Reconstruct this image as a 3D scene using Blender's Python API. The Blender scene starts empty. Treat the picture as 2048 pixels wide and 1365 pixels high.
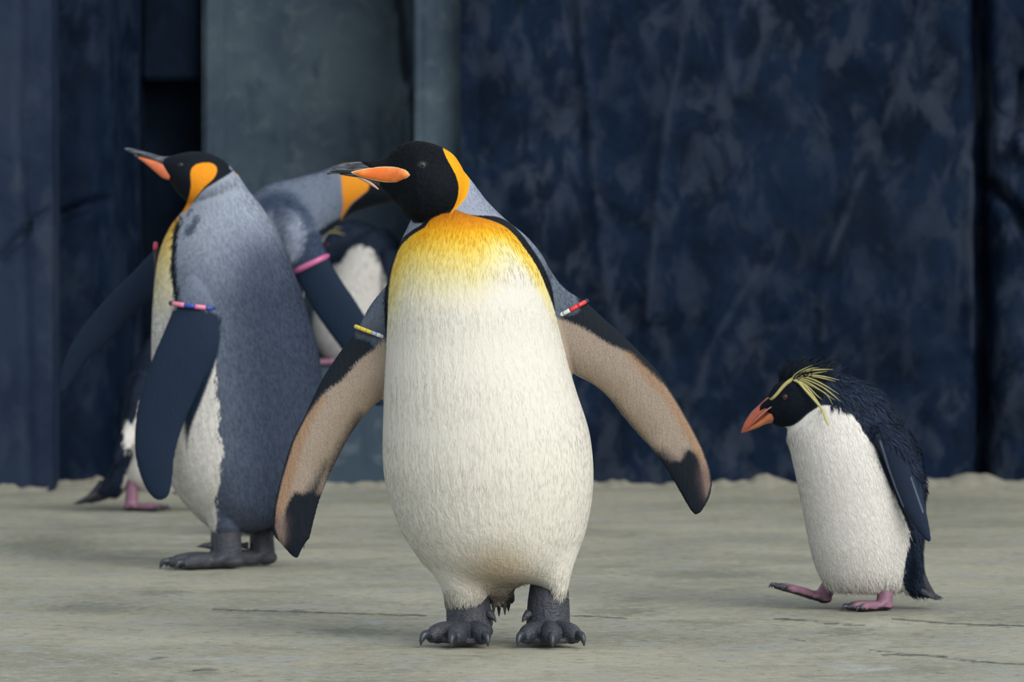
import bpy, math, random
import numpy as np
from mathutils import Vector
from mathutils.bvhtree import BVHTree

rng = np.random.default_rng(7)
random.seed(7)
scene = bpy.context.scene
COL = scene.collection

# ------------------------------------------------------------------ camera
FPX = 200.0 / 36.0 * 2048.0
CAM = np.array([0.0, -9.64, 0.7187])
PITCH = math.atan((682.5 - 437.0) / FPX)
cam_d = bpy.data.cameras.new('camera')
cam_d.sensor_width = 36.0
cam_d.lens = 200.0
cam_d.dof.use_dof = True
cam_d.dof.focus_distance = 9.58
cam_d.dof.aperture_fstop = 8.5
cam_d.clip_end = 200
cam_o = bpy.data.objects.new('camera', cam_d)
cam_o.location = CAM
cam_o.rotation_euler = (math.pi / 2 - PITCH, 0, 0)
COL.objects.link(cam_o)
scene.camera = cam_o

# ------------------------------------------------------------------ light
world = bpy.data.worlds.new('overcast_sky')
scene.world = world
world.use_nodes = True
wn = world.node_tree.nodes['Background']
wn.inputs[0].default_value = (0.86, 0.93, 1.0, 1)
wn.inputs[1].default_value = 0.8
sun_d = bpy.data.lights.new('veiled_sun', 'SUN')
sun_d.energy = 3.3
sun_d.angle = math.radians(50)
sun_d.color = (1.0, 0.97, 0.91)
sun_o = bpy.data.objects.new('veiled_sun', sun_d)
sun_o.rotation_euler = Vector((-0.52, 0.70, -0.50)).to_track_quat('-Z', 'Y').to_euler()
COL.objects.link(sun_o)

scene.view_settings.view_transform = 'Standard'
scene.view_settings.look = 'None'
scene.view_settings.gamma = 1.0
scene.view_settings.use_curve_mapping = False
scene.view_settings.exposure = 0.0

# ------------------------------------------------------------------ helpers
CP, SP = math.cos(PITCH), math.sin(PITCH)


def P(u, v, Y):
    """photo pixel (2048 frame) on the vertical plane at depth Y -> world point"""
    u = np.asarray(u, float); v = np.asarray(v, float); Y = np.asarray(Y, float)
    a = (u - 1024.0) / FPX
    b = (682.5 - v) / FPX
    dy = CP + b * SP
    dz = -SP + b * CP
    t = (Y - CAM[1]) / dy
    return np.stack([a * t, Y + 0 * t, CAM[2] + dz * t], -1)


def UV(W):
    d = W - CAM
    fz = d[:, 1] * CP - d[:, 2] * SP
    uy = d[:, 1] * SP + d[:, 2] * CP
    return 1024.0 + FPX * d[:, 0] / fz, 682.5 - FPX * uy / fz


def lin(c):
    out = []
    for x in c[:3]:
        x = x / 255.0
        out.append(x / 12.92 if x <= 0.04045 else ((x + 0.055) / 1.055) ** 2.4)
    return out


def alb(c, k=1.0):
    return tuple(min(0.95, x * k) for x in lin(c)) + (1.0,)


def crom(A, sub):
    """Catmull-Rom through the rows of A"""
    A = np.asarray(A, float)
    if sub <= 1:
        return A
    n = len(A)
    out = []
    for i in range(n - 1):
        p0 = A[max(i - 1, 0)]; p1 = A[i]; p2 = A[i + 1]; p3 = A[min(i + 2, n - 1)]
        if i == 0: p0 = 2 * p1 - p2
        if i == n - 2: p3 = 2 * p2 - p1
        for k in range(sub):
            t = k / sub
            out.append(0.5 * (2 * p1 + (p2 - p0) * t + (2 * p0 - 5 * p1 + 4 * p2 - p3) * t * t
                              + (-p0 + 3 * p1 - 3 * p2 + p3) * t ** 3))
    out.append(A[-1])
    return np.array(out)


def ring_mesh(rings):
    rings = np.asarray(rings)
    m, n, _ = rings.shape
    V = list(map(tuple, rings.reshape(-1, 3)))
    F = []
    for i in range(m - 1):
        for j in range(n):
            a = i * n + j; b = i * n + (j + 1) % n
            F.append((a, b, b + n, a + n))
    V.append(tuple(rings[0].mean(0))); V.append(tuple(rings[-1].mean(0)))
    c0 = m * n; c1 = c0 + 1
    for j in range(n):
        F.append((c0, (j + 1) % n, j))
        F.append((c1, (m - 1) * n + j, (m - 1) * n + (j + 1) % n))
    return V, F


def loft(Y0, st, n=32, sub=6, ex=1.0):
    """stations: u1,v1,u2,v2 (the two outline points), yc, front depth, back depth (m)"""
    S = crom(st, sub)
    th = np.linspace(0, 2 * math.pi, n, endpoint=False)
    c, s = np.cos(th), np.sin(th)
    c = np.sign(c) * np.abs(c) ** ex; s = np.sign(s) * np.abs(s) ** ex
    rings = []
    for r in S:
        p = P(r[0], r[1], Y0 + r[4]); q = P(r[2], r[3], Y0 + r[4])
        mid = (p + q) / 2; a = (p - q) / 2
        dep = np.where(s > 0, -abs(r[5]) * s, -abs(r[6]) * s)
        pts = mid + np.outer(c, a)
        pts[:, 1] += dep
        rings.append(pts)
    return ring_mesh(rings)


def tube(path, rw, rh=None, up=(0, 0, 1), n=14, sub=5):
    """tube along a 3D path; rw across, rh along 'up'"""
    path = np.asarray(path, float)
    rw = np.broadcast_to(np.asarray(rw, float), (len(path),))
    rh = rw if rh is None else np.broadcast_to(np.asarray(rh, float), (len(path),))
    D = crom(np.column_stack([path, rw, rh]), sub)
    T = np.gradient(D[:, :3], axis=0)
    up = np.asarray(up, float)
    th = np.linspace(0, 2 * math.pi, n, endpoint=False)
    rings = []
    for d, t in zip(D, T):
        t = t / (np.linalg.norm(t) + 1e-12)
        side = np.cross(t, up)
        if np.linalg.norm(side) < 1e-4: side = np.cross(t, (0, 1, 0.01))
        side /= np.linalg.norm(side)
        u2 = np.cross(side, t)
        rings.append(d[:3] + np.outer(np.cos(th), side) * max(d[3], 2e-4) + np.outer(np.sin(th), u2) * max(d[4], 2e-4))
    return ring_mesh(rings)


def ball(c, r, n=24, m=14):
    c = np.asarray(c, float); r = np.broadcast_to(np.asarray(r, float), (3,))
    rings = []
    for i in range(1, m):
        a = math.pi * i / m
        th = np.linspace(0, 2 * math.pi, n, endpoint=False)
        rings.append(c + np.column_stack([np.sin(a) * np.cos(th) * r[0], np.sin(a) * np.sin(th) * r[1], np.full(n, math.cos(a)) * r[2]]))
    V, F = ring_mesh(rings)
    V[-2] = tuple(c + np.array([0, 0, r[2]])); V[-1] = tuple(c - np.array([0, 0, r[2]]))
    return V, F


def merge(parts):
    V, F = [], []
    for v, f in parts:
        o = len(V)
        V += list(v)
        F += [tuple(i + o for i in q) for q in f]
    return V, F


def mesh_from(V, F, name, smooth=True):
    me = bpy.data.meshes.new(name)
    me.from_pydata([tuple(map(float, v)) for v in V], [], F)
    me.update()
    if smooth:
        me.polygons.foreach_set('use_smooth', np.ones(len(me.polygons), bool))
    return me


def fused(parts, voxel, iters=4, lam=0.5):
    """union of overlapping closed lofts as ONE continuous surface, then smoothed"""
    V, F = merge(parts)
    me = mesh_from(V, F, 'tmp')
    ob = bpy.data.objects.new('tmp', me)
    COL.objects.link(ob)
    m = ob.modifiers.new('r', 'REMESH'); m.mode = 'VOXEL'; m.voxel_size = voxel; m.adaptivity = 0
    dg = bpy.context.evaluated_depsgraph_get()
    ev = ob.evaluated_get(dg)
    out = bpy.data.meshes.new_from_object(ev)
    bpy.data.objects.remove(ob); bpy.data.meshes.remove(me)
    n = len(out.vertices)
    co = np.empty(n * 3); out.vertices.foreach_get('co', co); co = co.reshape(-1, 3)
    e = np.empty(len(out.edges) * 2, int); out.edges.foreach_get('vertices', e); e = e.reshape(-1, 2)
    deg = np.bincount(e.ravel(), minlength=n).astype(float)[:, None]
    for it in range(iters * 2):
        l = lam if it % 2 == 0 else -(lam + 0.03)
        s = np.zeros_like(co)
        for k in range(3):
            s[:, k] = np.bincount(e[:, 0], co[e[:, 1], k], n) + np.bincount(e[:, 1], co[e[:, 0], k], n)
        co = co + l * (s / np.maximum(deg, 1) - co)
    out.vertices.foreach_set('co', co.ravel())
    out.polygons.foreach_set('use_smooth', np.ones(len(out.polygons), bool))
    out.update()
    return out


def relax(me, w, iters):
    """plain smoothing where w > 0, melts joins between fused lofts"""
    n = len(me.vertices); co = mesh_co(me)
    e = np.empty(len(me.edges) * 2, int); me.edges.foreach_get('vertices', e); e = e.reshape(-1, 2)
    deg = np.maximum(np.bincount(e.ravel(), minlength=n).astype(float)[:, None], 1)
    w = np.asarray(w, float)[:, None]
    for it in range(iters):
        s = np.zeros_like(co)
        for k in range(3):
            s[:, k] = np.bincount(e[:, 0], co[e[:, 1], k], n) + np.bincount(e[:, 1], co[e[:, 0], k], n)
        co = co + 0.6 * w * (s / deg - co)
    me.vertices.foreach_set('co', co.ravel()); me.update()


def mesh_co(me):
    co = np.empty(len(me.vertices) * 3); me.vertices.foreach_get('co', co)
    return co.reshape(-1, 3)


def mesh_no(me):
    no = np.empty(len(me.vertices) * 3); me.vertex_normals.foreach_get('vector', no)
    return no.reshape(-1, 3)


def set_attr(me, name, a):
    at = me.attributes.new(name, 'FLOAT', 'POINT')
    at.data.foreach_set('value', np.asarray(a, np.float32))


def tag(o, label=None, cat=None, group=None, kind=None):
    if label: o['label'] = label
    if cat: o['category'] = cat
    if group: o['group'] = group
    if kind: o['kind'] = kind
    return o


def link(name, me, mat, parent=None, origin=(0, 0, 0)):
    """vertices arrive in world space; origin (the root's place) is taken off"""
    origin = np.asarray(origin, float)
    if np.any(origin != 0):
        co = mesh_co(me) - origin
        me.vertices.foreach_set('co', co.ravel()); me.update()
    me.name = name
    o = bpy.data.objects.new(name, me)
    COL.objects.link(o)
    if mat is not None:
        me.materials.clear(); me.materials.append(mat)
    if parent is not None: o.parent = parent
    return o


def sdf(u, v, poly, sub=5):
    """signed distance (px) to a smooth closed outline, negative inside"""
    A = np.asarray(poly, float)
    n = len(A)
    if sub > 1:
        B = np.vstack([A[-1], A, A[0], A[1]])
        pts = []
        for i in range(1, n + 1):
            p0, p1, p2, p3 = B[i - 1], B[i], B[i + 1], B[i + 2]
            for k in range(sub):
                t = k / sub
                pts.append(0.5 * (2 * p1 + (p2 - p0) * t + (2 * p0 - 5 * p1 + 4 * p2 - p3) * t * t + (-p0 + 3 * p1 - 3 * p2 + p3) * t ** 3))
        A = np.array(pts); n = len(A)
    q = np.column_stack([u, v])
    d = np.full(len(q), 1e18); ins = np.zeros(len(q), bool)
    for i in range(n):
        a = A[i]; b = A[(i + 1) % n]
        e = b - a; w = q - a
        t = np.clip((w @ e) / (e @ e + 1e-12), 0, 1)
        r = w - np.outer(t, e)
        d = np.minimum(d, (r * r).sum(1))
        cr = ((a[1] > q[:, 1]) != (b[1] > q[:, 1]))
        if abs(e[1]) > 1e-9:
            ins ^= cr & (q[:, 0] < e[0] * (q[:, 1] - a[1]) / e[1] + a[0])
    d = np.sqrt(d)
    return np.where(ins, -d, d)


def pline(u, v, pts):
    """unsigned distance (px) to a polyline"""
    q = np.column_stack([u, v]); d = np.full(len(q), 1e18)
    A = np.asarray(pts, float)
    for a, b in zip(A[:-1], A[1:]):
        e = b - a; w = q - a
        t = np.clip((w @ e) / (e @ e + 1e-12), 0, 1)
        r = w - np.outer(t, e)
        d = np.minimum(d, (r * r).sum(1))
    return np.sqrt(d)


def sstep(x, a, b):
    t = np.clip((x - a) / (b - a), 0, 1)
    return t * t * (3 - 2 * t)


# numpy value noise (2D) for sculpted relief
def vnoise(x, y, seed=0):
    xi = np.floor(x).astype(np.int64); yi = np.floor(y).astype(np.int64)
    xf = x - xi; yf = y - yi
    def h(a, b):
        n = (a * 374761393 + b * 668265263 + seed * 1442695041) & 0x7fffffff
        n = ((n ^ (n >> 13)) * 1274126177) & 0x7fffffff
        return ((n ^ (n >> 16)) & 0xffff) / 65535.0
    sx = xf * xf * (3 - 2 * xf); sy = yf * yf * (3 - 2 * yf)
    return (h(xi, yi) * (1 - sx) + h(xi + 1, yi) * sx) * (1 - sy) + (h(xi, yi + 1) * (1 - sx) + h(xi + 1, yi + 1) * sx) * sy


def fbm(x, y, o=4, seed=0):
    s = 0; a = 0.5; t = 0
    for k in range(o):
        s = s + a * vnoise(x * 2 ** k, y * 2 ** k, seed + k * 17); t += a; a *= 0.5
    return s / t


# ------------------------------------------------------------------ material helpers
class NT:
    def __init__(self, name):
        self.m = bpy.data.materials.new(name); self.m.use_nodes = True
        self.t = self.m.node_tree
        self.b = self.t.nodes['Principled BSDF']
        tc = self.t.nodes.new('ShaderNodeTexCoord')
        self.obj = tc.outputs['Object']

    def n(self, typ, **kw):
        nd = self.t.nodes.new(typ)
        for k, v in kw.items(): setattr(nd, k, v)
        return nd

    def put(self, sock, v):
        if isinstance(v, bpy.types.NodeSocket): self.t.links.new(v, sock)
        else: sock.default_value = v

    def math(self, op, a, b=0.0, clamp=False):
        nd = self.n('ShaderNodeMath', operation=op, use_clamp=clamp)
        self.put(nd.inputs[0], a); self.put(nd.inputs[1], b)
        return nd.outputs[0]

    def attr(self, name):
        return self.n('ShaderNodeAttribute', attribute_name=name).outputs['Fac']

    def mapped(self, scale=(1, 1, 1), src=None, rot=(0, 0, 0)):
        nd = self.n('ShaderNodeMapping')
        self.put(nd.inputs['Vector'], src or self.obj)
        nd.inputs['Scale'].default_value = scale
        nd.inputs['Rotation'].default_value = rot
        return nd.outputs[0]

    def noise(self, scale, detail=3, rough=0.55, dist=0.0, vec=None):
        nd = self.n('ShaderNodeTexNoise')
        self.put(nd.inputs['Vector'], vec or self.obj)
        nd.inputs['Scale'].default_value = scale; nd.inputs['Detail'].default_value = detail
        nd.inputs['Roughness'].default_value = rough; nd.inputs['Distortion'].default_value = dist
        return nd.outputs['Fac']

    def voro(self, scale, vec=None, feature='F1'):
        nd = self.n('ShaderNodeTexVoronoi', feature=feature)
        self.put(nd.inputs['Vector'], vec or self.obj)
        nd.inputs['Scale'].default_value = scale
        return nd.outputs['Distance']

    def ramp(self, f, stops, interp='LINEAR'):
        nd = self.n('ShaderNodeValToRGB')
        nd.color_ramp.interpolation = interp
        el = nd.color_ramp.elements
        while len(el) < len(stops): el.new(0.5)
        for e, (p, c) in zip(el, stops):
            e.position = p; e.color = c if len(c) == 4 else tuple(c) + (1,)
        self.put(nd.inputs[0], f)
        return nd.outputs[0]

    def map(self, f, a, b, c=0.0, d=1.0):
        nd = self.n('ShaderNodeMapRange', clamp=True, interpolation_type='SMOOTHSTEP')
        self.put(nd.inputs[0], f)
        for i, x in enumerate((a, b, c, d)): nd.inputs[i + 1].default_value = x
        return nd.outputs[0]

    def mix(self, f, a, b, mode='MIX'):
        nd = self.n('ShaderNodeMix', data_type='RGBA', blend_type=mode)
        self.put(nd.inputs[0], f); self.put(nd.inputs[6], a); self.put(nd.inputs[7], b)
        return nd.outputs[2]

    def bump(self, h, strength=0.3, dist=0.01, nrm=None):
        nd = self.n('ShaderNodeBump')
        nd.inputs['Strength'].default_value = strength; nd.inputs['Distance'].default_value = dist
        self.put(nd.inputs['Height'], h)
        if nrm is not None: self.put(nd.inputs['Normal'], nrm)
        return nd.outputs[0]

    def done(self, col, rough=0.6, nrm=None, spec=0.5, sheen=0.0):
        self.put(self.b.inputs['Base Color'], col)
        self.put(self.b.inputs['Roughness'], rough)
        self.b.inputs['Specular IOR Level'].default_value = spec
        if sheen:
            self.b.inputs['Sheen Weight'].default_value = sheen
            self.b.inputs['Sheen Roughness'].default_value = 0.5
        if nrm is not None: self.t.links.new(nrm, self.b.inputs['Normal'])
        return self.m


def simple_mat(name, c, rough=0.5, var=0.15, scale=60, bump=0.0, bscale=200, spec=0.5, k=1.0):
    t = NT(name)
    f = t.noise(scale, 4)
    col = t.mix(f, alb([x * (1 - var) for x in c], k), alb([min(255, x * (1 + var)) for x in c], k))
    nr = t.bump(t.noise(bscale, 3), bump, 0.003) if bump else None
    return t.done(col, rough, nr, spec)


def plumage(name, base, layers, bump=0.35, bdist=0.004, bvec=(150, 150, 34), fine=420, rough=0.7, spec=0.12, speck=0.25, scales=None):
    """feather coat: outlines come as signed-distance attributes, colours as constants or ramps"""
    t = NT(name)

    def colour(c):
        if isinstance(c, tuple) and c[0] == 'ramp':
            a = t.math('ADD', t.attr(c[1]), t.math('MULTIPLY', t.math('SUBTRACT', t.noise(60, 3, vec=t.mapped((3, 3, 0.7))), 0.5), c[3] if len(c) > 3 else 0.0))
            return t.ramp(a, [(p, alb(q)) for p, q in c[2]])
        return alb(c)
    col = colour(base)
    edge = t.math('SUBTRACT', t.noise(330, 3, 0.7, vec=t.mapped((1.6, 1.6, 0.5))), 0.5)
    for L in layers:
        d = t.math('ADD', t.attr(L['a']), t.math('MULTIPLY', edge, L.get('n', 6.0)))
        w = L.get('w', 1.5)
        f = t.map(d, -w, w, 1.0, 0.0)
        if L.get('s', 1.0) != 1.0: f = t.math('MULTIPLY', f, L['s'])
        col = t.mix(f, col, colour(L['c']))
    # fine barbs: slight light/dark variation
    var = t.noise(fine, 2, 0.6, vec=t.mapped((1, 1, 0.35)))
    jit = t.attr('jit')
    k = t.math('ADD', t.math('MULTIPLY', var, speck), t.math('SUBTRACT', 1.0 - speck / 2, t.math('MULTIPLY', jit, 0.09)))
    comb = t.n('ShaderNodeCombineColor')
    for i in range(3): t.put(comb.inputs[i], k)
    col = t.mix(1.0, col, comb.outputs[0], 'MULTIPLY')
    if scales:
        sc = t.voro(scales[1], vec=t.mapped((1, 1, 1)))
        f = t.math('MULTIPLY', t.map(t.attr(scales[0]), -6, 6, 1, 0), t.map(sc, 0.25, 0.75, 0.0, scales[2]))
        col = t.mix(f, col, alb((22, 28, 36)))
    h = t.noise(1.0, 3, 0.6, 0.8, vec=t.mapped(bvec))
    nr = t.bump(h, bump, bdist)
    nr = t.bump(t.noise(fine, 2, vec=t.mapped((1, 1, 0.4))), 0.3, 0.0015, nr)
    return t.done(col, rough, nr, spec, 0.0)


# =================================================================== SETTING
# ---- floor: worn wet concrete, gently uneven
def axis(lo, a, b, hi, step, far):
    left = np.arange(lo, a, far); mid = np.arange(a, b, step); right = np.arange(b, hi + far, far)
    return np.concatenate([left, mid, right])


def grid_mesh(xs, ys, fn, name):
    X, Yg = np.meshgrid(xs, ys)
    W = fn(X.ravel(), Yg.ravel())
    nx, ny = len(xs), len(ys)
    idx = np.arange(nx * ny).reshape(ny, nx)
    F = np.stack([idx[:-1, :-1], idx[:-1, 1:], idx[1:, 1:], idx[1:, :-1]], -1).reshape(-1, 4)
    me = bpy.data.meshes.new(name)
    me.vertices.add(len(W)); me.vertices.foreach_set('co', W.astype(np.float32).ravel())
    me.loops.add(F.size); me.loops.foreach_set('vertex_index', F.ravel().astype(np.int32))
    me.polygons.add(len(F)); me.polygons.foreach_set('loop_start', np.arange(0, F.size, 4, dtype=np.int32))
    me.polygons.foreach_set('use_smooth', np.ones(len(F), bool))
    me.update(calc_edges=True); me.validate()
    return me


def floor_fn(x, y):
    z = 0.006 * (fbm(x * 1.3 + 9, y * 1.3 + 4, 3, 3) - 0.5) + 0.002 * (fbm(x * 9, y * 9, 3, 8) - 0.5)
    return np.column_stack([x, y, z - 0.002])


fx = axis(-7, -1.6, 1.6, 7, 0.014, 0.6)
fy = axis(-12, -2.4, 5.6, 7.4, 0.014, 0.6)
floor_me = grid_mesh(fx, fy, floor_fn, 'floor')
fc = mesh_co(floor_me)
fu, fv = UV(np.column_stack([fc[:, 0], np.maximum(fc[:, 1], -4), fc[:, 2] * 0]))
# hairline cracks and worn seams
wob = 10 * (fbm(fc[:, 0] * 9, fc[:, 1] * 2.2, 3, 5) - 0.5)
crk = np.full(len(fc), 50.0)
for pts in ([(1735, 1298), (1800, 1305), (1850, 1308), (1960, 1320), (2100, 1330)],
            [(1760, 1309), (1840, 1308), (1900, 1311)],
            [(1780, 1238), (1880, 1244), (1960, 1248), (2120, 1252)],
            [(1540, 1238), (1620, 1240), (1660, 1246), (1730, 1249)],
            [(1080, 1228), (1180, 1231), (1260, 1236)],
            [(420, 1218), (560, 1222), (700, 1226), (860, 1230)],
            [(380, 1338), (440, 1336)], [(1575, 1275), (1615, 1279)], [(300, 1318), (335, 1312)]):
    crk = np.minimum(crk, pline(fu, (fv + wob * 0.25) * 1.0, pts))
set_attr(floor_me, 'crack', crk)
stain = np.full(len(fc), 9.0)
for (cx, cy, rx, ry) in ((180, 1215, 110, 14), (560, 1225, 120, 9), (400, 1340, 60, 8), (330, 1185, 70, 9), (1240, 1222, 90, 9),
                         (1690, 1262, 70, 8), (90, 1090, 120, 22), (700, 1262, 110, 12), (1400, 1150, 160, 12)):
    stain = np.minimum(stain, np.sqrt(((fu - cx) / rx) ** 2 + ((fv - cy) / ry) ** 2))
set_attr(floor_me, 'stain', stain)
t = NT('wet_concrete')
n1 = t.noise(1.6, 5, 0.6, 0.4); n2 = t.noise(7, 5, 0.65, 0.6); n3 = t.noise(42, 5, 0.7); n4 = t.noise(240, 3, 0.7)
c = t.mix(t.map(n1, 0.36, 0.64), alb((122, 121, 107)), alb((154, 151, 134)))
c = t.mix(t.math('MULTIPLY', t.map(n3, 0.52, 0.68), 0.55), c, alb((176, 173, 157)))
c = t.mix(t.math('MULTIPLY', t.map(n2, 0.5, 0.72), 0.75), c, alb((168, 174, 174)))
c = t.mix(t.math('MULTIPLY', t.map(n2, 0.48, 0.3), 0.6), c, alb((88, 94, 86)))
st = t.math('ADD', t.attr('stain'), t.math('MULTIPLY', t.math('SUBTRACT', n3, 0.5), 2.6))
c = t.mix(t.math('MULTIPLY', t.map(st, 0.35, 1.15, 1, 0), 0.55), c, alb((70, 78, 66)))
c = t.mix(t.math('MULTIPLY', t.map(n4, 0.3, 0.75), 0.4), c, alb((172, 170, 154)))
c = t.mix(t.math('MULTIPLY', t.map(n3, 0.46, 0.30), 0.7), c, alb((76, 82, 75)))
spk = t.math('MULTIPLY', t.map(t.noise(26, 5, 0.8), 0.65, 0.70), 0.8)
c = t.mix(spk, c, alb((48, 55, 50)))
ck = t.math('ADD', t.attr('crack'), t.math('MULTIPLY', t.math('SUBTRACT', n3, 0.5), 9.0))
c = t.mix(t.math('MULTIPLY', t.map(ck, 0.2, 2.6, 1, 0), 0.8), c, alb((44, 50, 46)))
ro = t.map(n2, 0.4, 0.68, 0.75, 0.3)
nr = t.bump(n4, 0.6, 0.004)
nr = t.bump(n3, 0.3, 0.006, nr)
floor_mat = t.done(c, ro, nr, 0.35)
floor = tag(link('floor', floor_me, floor_mat), kind='structure')

# ---- walls
WY = 5.56
wall_k = 1.0


def rock_mat(name, dark, mid, light, s=1.0):
    t = NT(name)
    wear = t.math('MULTIPLY', t.attr('wear'), t.map(t.noise(11, 4), 0.35, 0.6))
    n1 = t.noise(6.5 * s, 6, 0.66, 0.5, vec=t.mapped((1, 1, 0.8)))
    n2 = t.noise(11 * s, 6, 0.6, 0.4, vec=t.mapped((1.25, 1, 0.7), rot=(0, 0.5, 0)))
    n3 = t.noise(2.1 * s, 3, 0.5)
    c = t.mix(t.map(n1, 0.36, 0.62), alb(dark), alb(mid))
    f = t.math('MULTIPLY', t.map(n2, 0.45, 0.63), t.map(n3, 0.35, 0.6, 0.3, 1.0))
    c = t.mix(f, c, alb(light))
    c = t.mix(t.math('MULTIPLY', wear, 0.8), c, alb(light))
    nr = t.bump(t.noise(34, 4, 0.6), 0.25, 0.01)
    return t.done(c, 0.7, nr, 0.06)


def wall_sheet(name, u0, u1, Yw, creases, relief, mat, zmax=3.2, seed=1, step=0.012, x0=None, x1=None, bulges=(), steps=()):
    a = float(P(u0, 600, Yw)[0]) if x0 is None else x0
    b = float(P(u1, 600, Yw)[0]) if x1 is None else x1
    va, vb = max(a, -1.75), min(b, 1.75)
    xs = axis(a, va, vb, b, step, 0.25)
    xs = np.unique(np.clip(np.append(xs, b), a, b))
    zs = np.unique(np.clip(axis(-0.05, -0.04, 1.4, zmax, step, 0.25), -0.05, zmax))

    def fn(x, z):
        W = np.column_stack([x, np.full(len(x), Yw), z])
        u, v = UV(W)
        d = relief * (fbm(x * 2.2 + seed, z * 1.7, 4, seed) - 0.5) * 2 + relief * 0.5 * (fbm(x * 8 + seed, z * 6, 3, seed + 5) - 0.5)
        wb = 14 * (fbm(x * 5, z * 5, 2, seed + 9) - 0.5)
        for pts, wd, h in creases:
            d = d + h * np.exp(-(pline(u + wb, v, pts) / wd) ** 2)
        for (cu, cv, ru, rv, h) in bulges:
            d = d + h * np.exp(-(((u - cu) / ru) ** 2 + ((v - cv) / rv) ** 2))
        for (ua, ub, h) in steps:
            d = d + h * sstep(u, ua, ub)
        W[:, 1] -= d
        return W
    me = grid_mesh(xs, zs, fn, name)
    W = mesh_co(me); u, v = UV(W)
    wb = 14 * (fbm(W[:, 0] * 5, W[:, 2] * 5, 2, seed + 9) - 0.5)
    wear = np.zeros(len(W))
    for pts, wd, h in creases:
        if h > 0: wear = np.maximum(wear, np.exp(-(pline(u + wb, v, pts) / (wd * 0.8)) ** 2))
    set_attr(me, 'wear', wear)
    so = tag(link(name, me, mat), kind='structure')
    return so


navy = rock_mat('dark_painted_rock', (5, 16, 31), (12, 27, 47), (39, 47, 61))
crR = [([(1158, -60), (1166, 120), (1178, 230), (1192, 380), (1208, 520), (1222, 640)], 10, 0.016),
       ([(1142, -60), (1150, 140), (1166, 300)], 22, -0.016),
       ([(1378, -60), (1352, 150), (1330, 270), (1312, 420), (1300, 560), (1296, 640)], 9, 0.014),
       ([(1852, -40), (1820, 90), (1785, 200), (1762, 262)], 9, 0.016),
       ([(1745, 305), (1712, 380), (1672, 480), (1648, 560), (1640, 680)], 9, 0.013),
       ([(1455, 30), (1462, 140), (1475, 190)], 10, 0.011),
       ([(1960, -60), (1964, 200), (1966, 500), (1968, 760), (1970, 1000)], 15, -0.13),
       ([(1945, 330), (1943, 520), (1946, 700)], 8, 0.03),
       ([(1985, 370), (2020, 410), (2060, 470), (2120, 520)], 14, -0.08),
       ([(2044, 150), (2040, 230), (2010, 290)], 9, -0.05),
       ([(1500, 560), (1420, 700), (1380, 800)], 10, 0.012),
       ([(1560, 640), (1480, 720), (1440, 780)], 10, -0.014)]
wall_right = wall_sheet('wall_right', 921, 0, WY, crR, 0.035, navy, seed=3, x1=4.5,
                        bulges=((2035, 290, 45, 30, 0.06), (2010, 470, 28, 80, 0.07), (2030, 700, 60, 120, 0.05), (1700, 560, 160, 160, 0.03)))
slate = rock_mat('slate_blue_plaster', (25, 36, 55), (33, 44, 62), (43, 52, 67), 0.6)
wall_left = wall_sheet('wall_left', 0, 104, WY - 0.16, [([(38, -60), (44, 400), (60, 1000)], 6, -0.012), ([(0, 520), (60, 450), (110, 425)], 9, -0.03)],
                       0.012, slate, seed=11, x0=-4.5, bulges=())
mottle = rock_mat('mottled_navy_rock', (4, 14, 29), (9, 22, 40), (25, 36, 52), 0.8)
wall_rock = wall_sheet('wall_left_rock', 60, 262, WY + 0.08, [([(100, 440), (150, 420), (210, 400)], 9, -0.04), ([(215, -60), (225, 300), (230, 620)], 14, 0.02)],
                       0.035, mottle, seed=21, bulges=((270, 500, 50, 4000, -0.35),))
concrete = NT('weathered_grey_concrete')
t = concrete
n1 = t.noise(3.0, 5, 0.6, 0.5); n2 = t.noise(16, 5, 0.65, 0.5); n3 = t.noise(9, 4, 0.6, vec=t.mapped((2.2, 1, 0.5)))
c = t.mix(t.map(n1, 0.35, 0.68), alb((48, 62, 76)), alb((68, 82, 92)))
c = t.mix(t.math('MULTIPLY', t.map(n2, 0.5, 0.7), 0.4), c, alb((92, 102, 106)))
c = t.mix(t.math('MULTIPLY', t.map(n3, 0.55, 0.7), 0.6), c, alb((36, 52, 66)))
concrete = t.done(c, 0.8, t.bump(n2, 0.3, 0.01), 0.2)
wall_center = wall_sheet('wall_center', 405, 850, WY + 0.5, [([(806, -60), (812, 60), (820, 160)], 13, -0.05), ([(818, 170), (822, 240), (820, 330)], 11, 0.035),
                                                              ([(796, 30), (800, 120), (812, 200)], 6, 0.018)], 0.012, concrete, seed=31)


wall_pier = wall_sheet('wall_pier', 829, 930, WY + 0.06, [([(832, -60), (834, 400)], 8, -0.01)], 0.008, concrete, seed=41)


def box_mesh(a, b, bev=0.0):
    import bmesh
    bm = bmesh.new(); bmesh.ops.create_cube(bm, size=1)
    a = np.array(a); b = np.array(b)
    for v in bm.verts: v.co = Vector((a + b) / 2) + Vector(np.array(v.co) * (b - a))
    if bev: bmesh.ops.bevel(bm, geom=list(bm.edges), offset=bev, segments=3, affect='EDGES')
    me = bpy.data.meshes.new('box'); bm.to_mesh(me); bm.free()
    return me


def X(u, Y): return float(P(u, 600, Y)[0])
def Z(v, Y): return float(P(1024, v, Y)[2])


LEDGE_Z = Z(736, WY + 0.03)
tag(link('wall_ledge', box_mesh((X(408, WY), WY, -0.05), (X(960, WY), WY + 0.75, LEDGE_Z), 0.015), concrete), kind='structure')
dark_in = rock_mat('shadowed_alcove_rock', (3, 13, 25), (6, 18, 33), (10, 24, 40), 0.7)  # darker rock tones, alcove shade put into the colour
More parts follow.
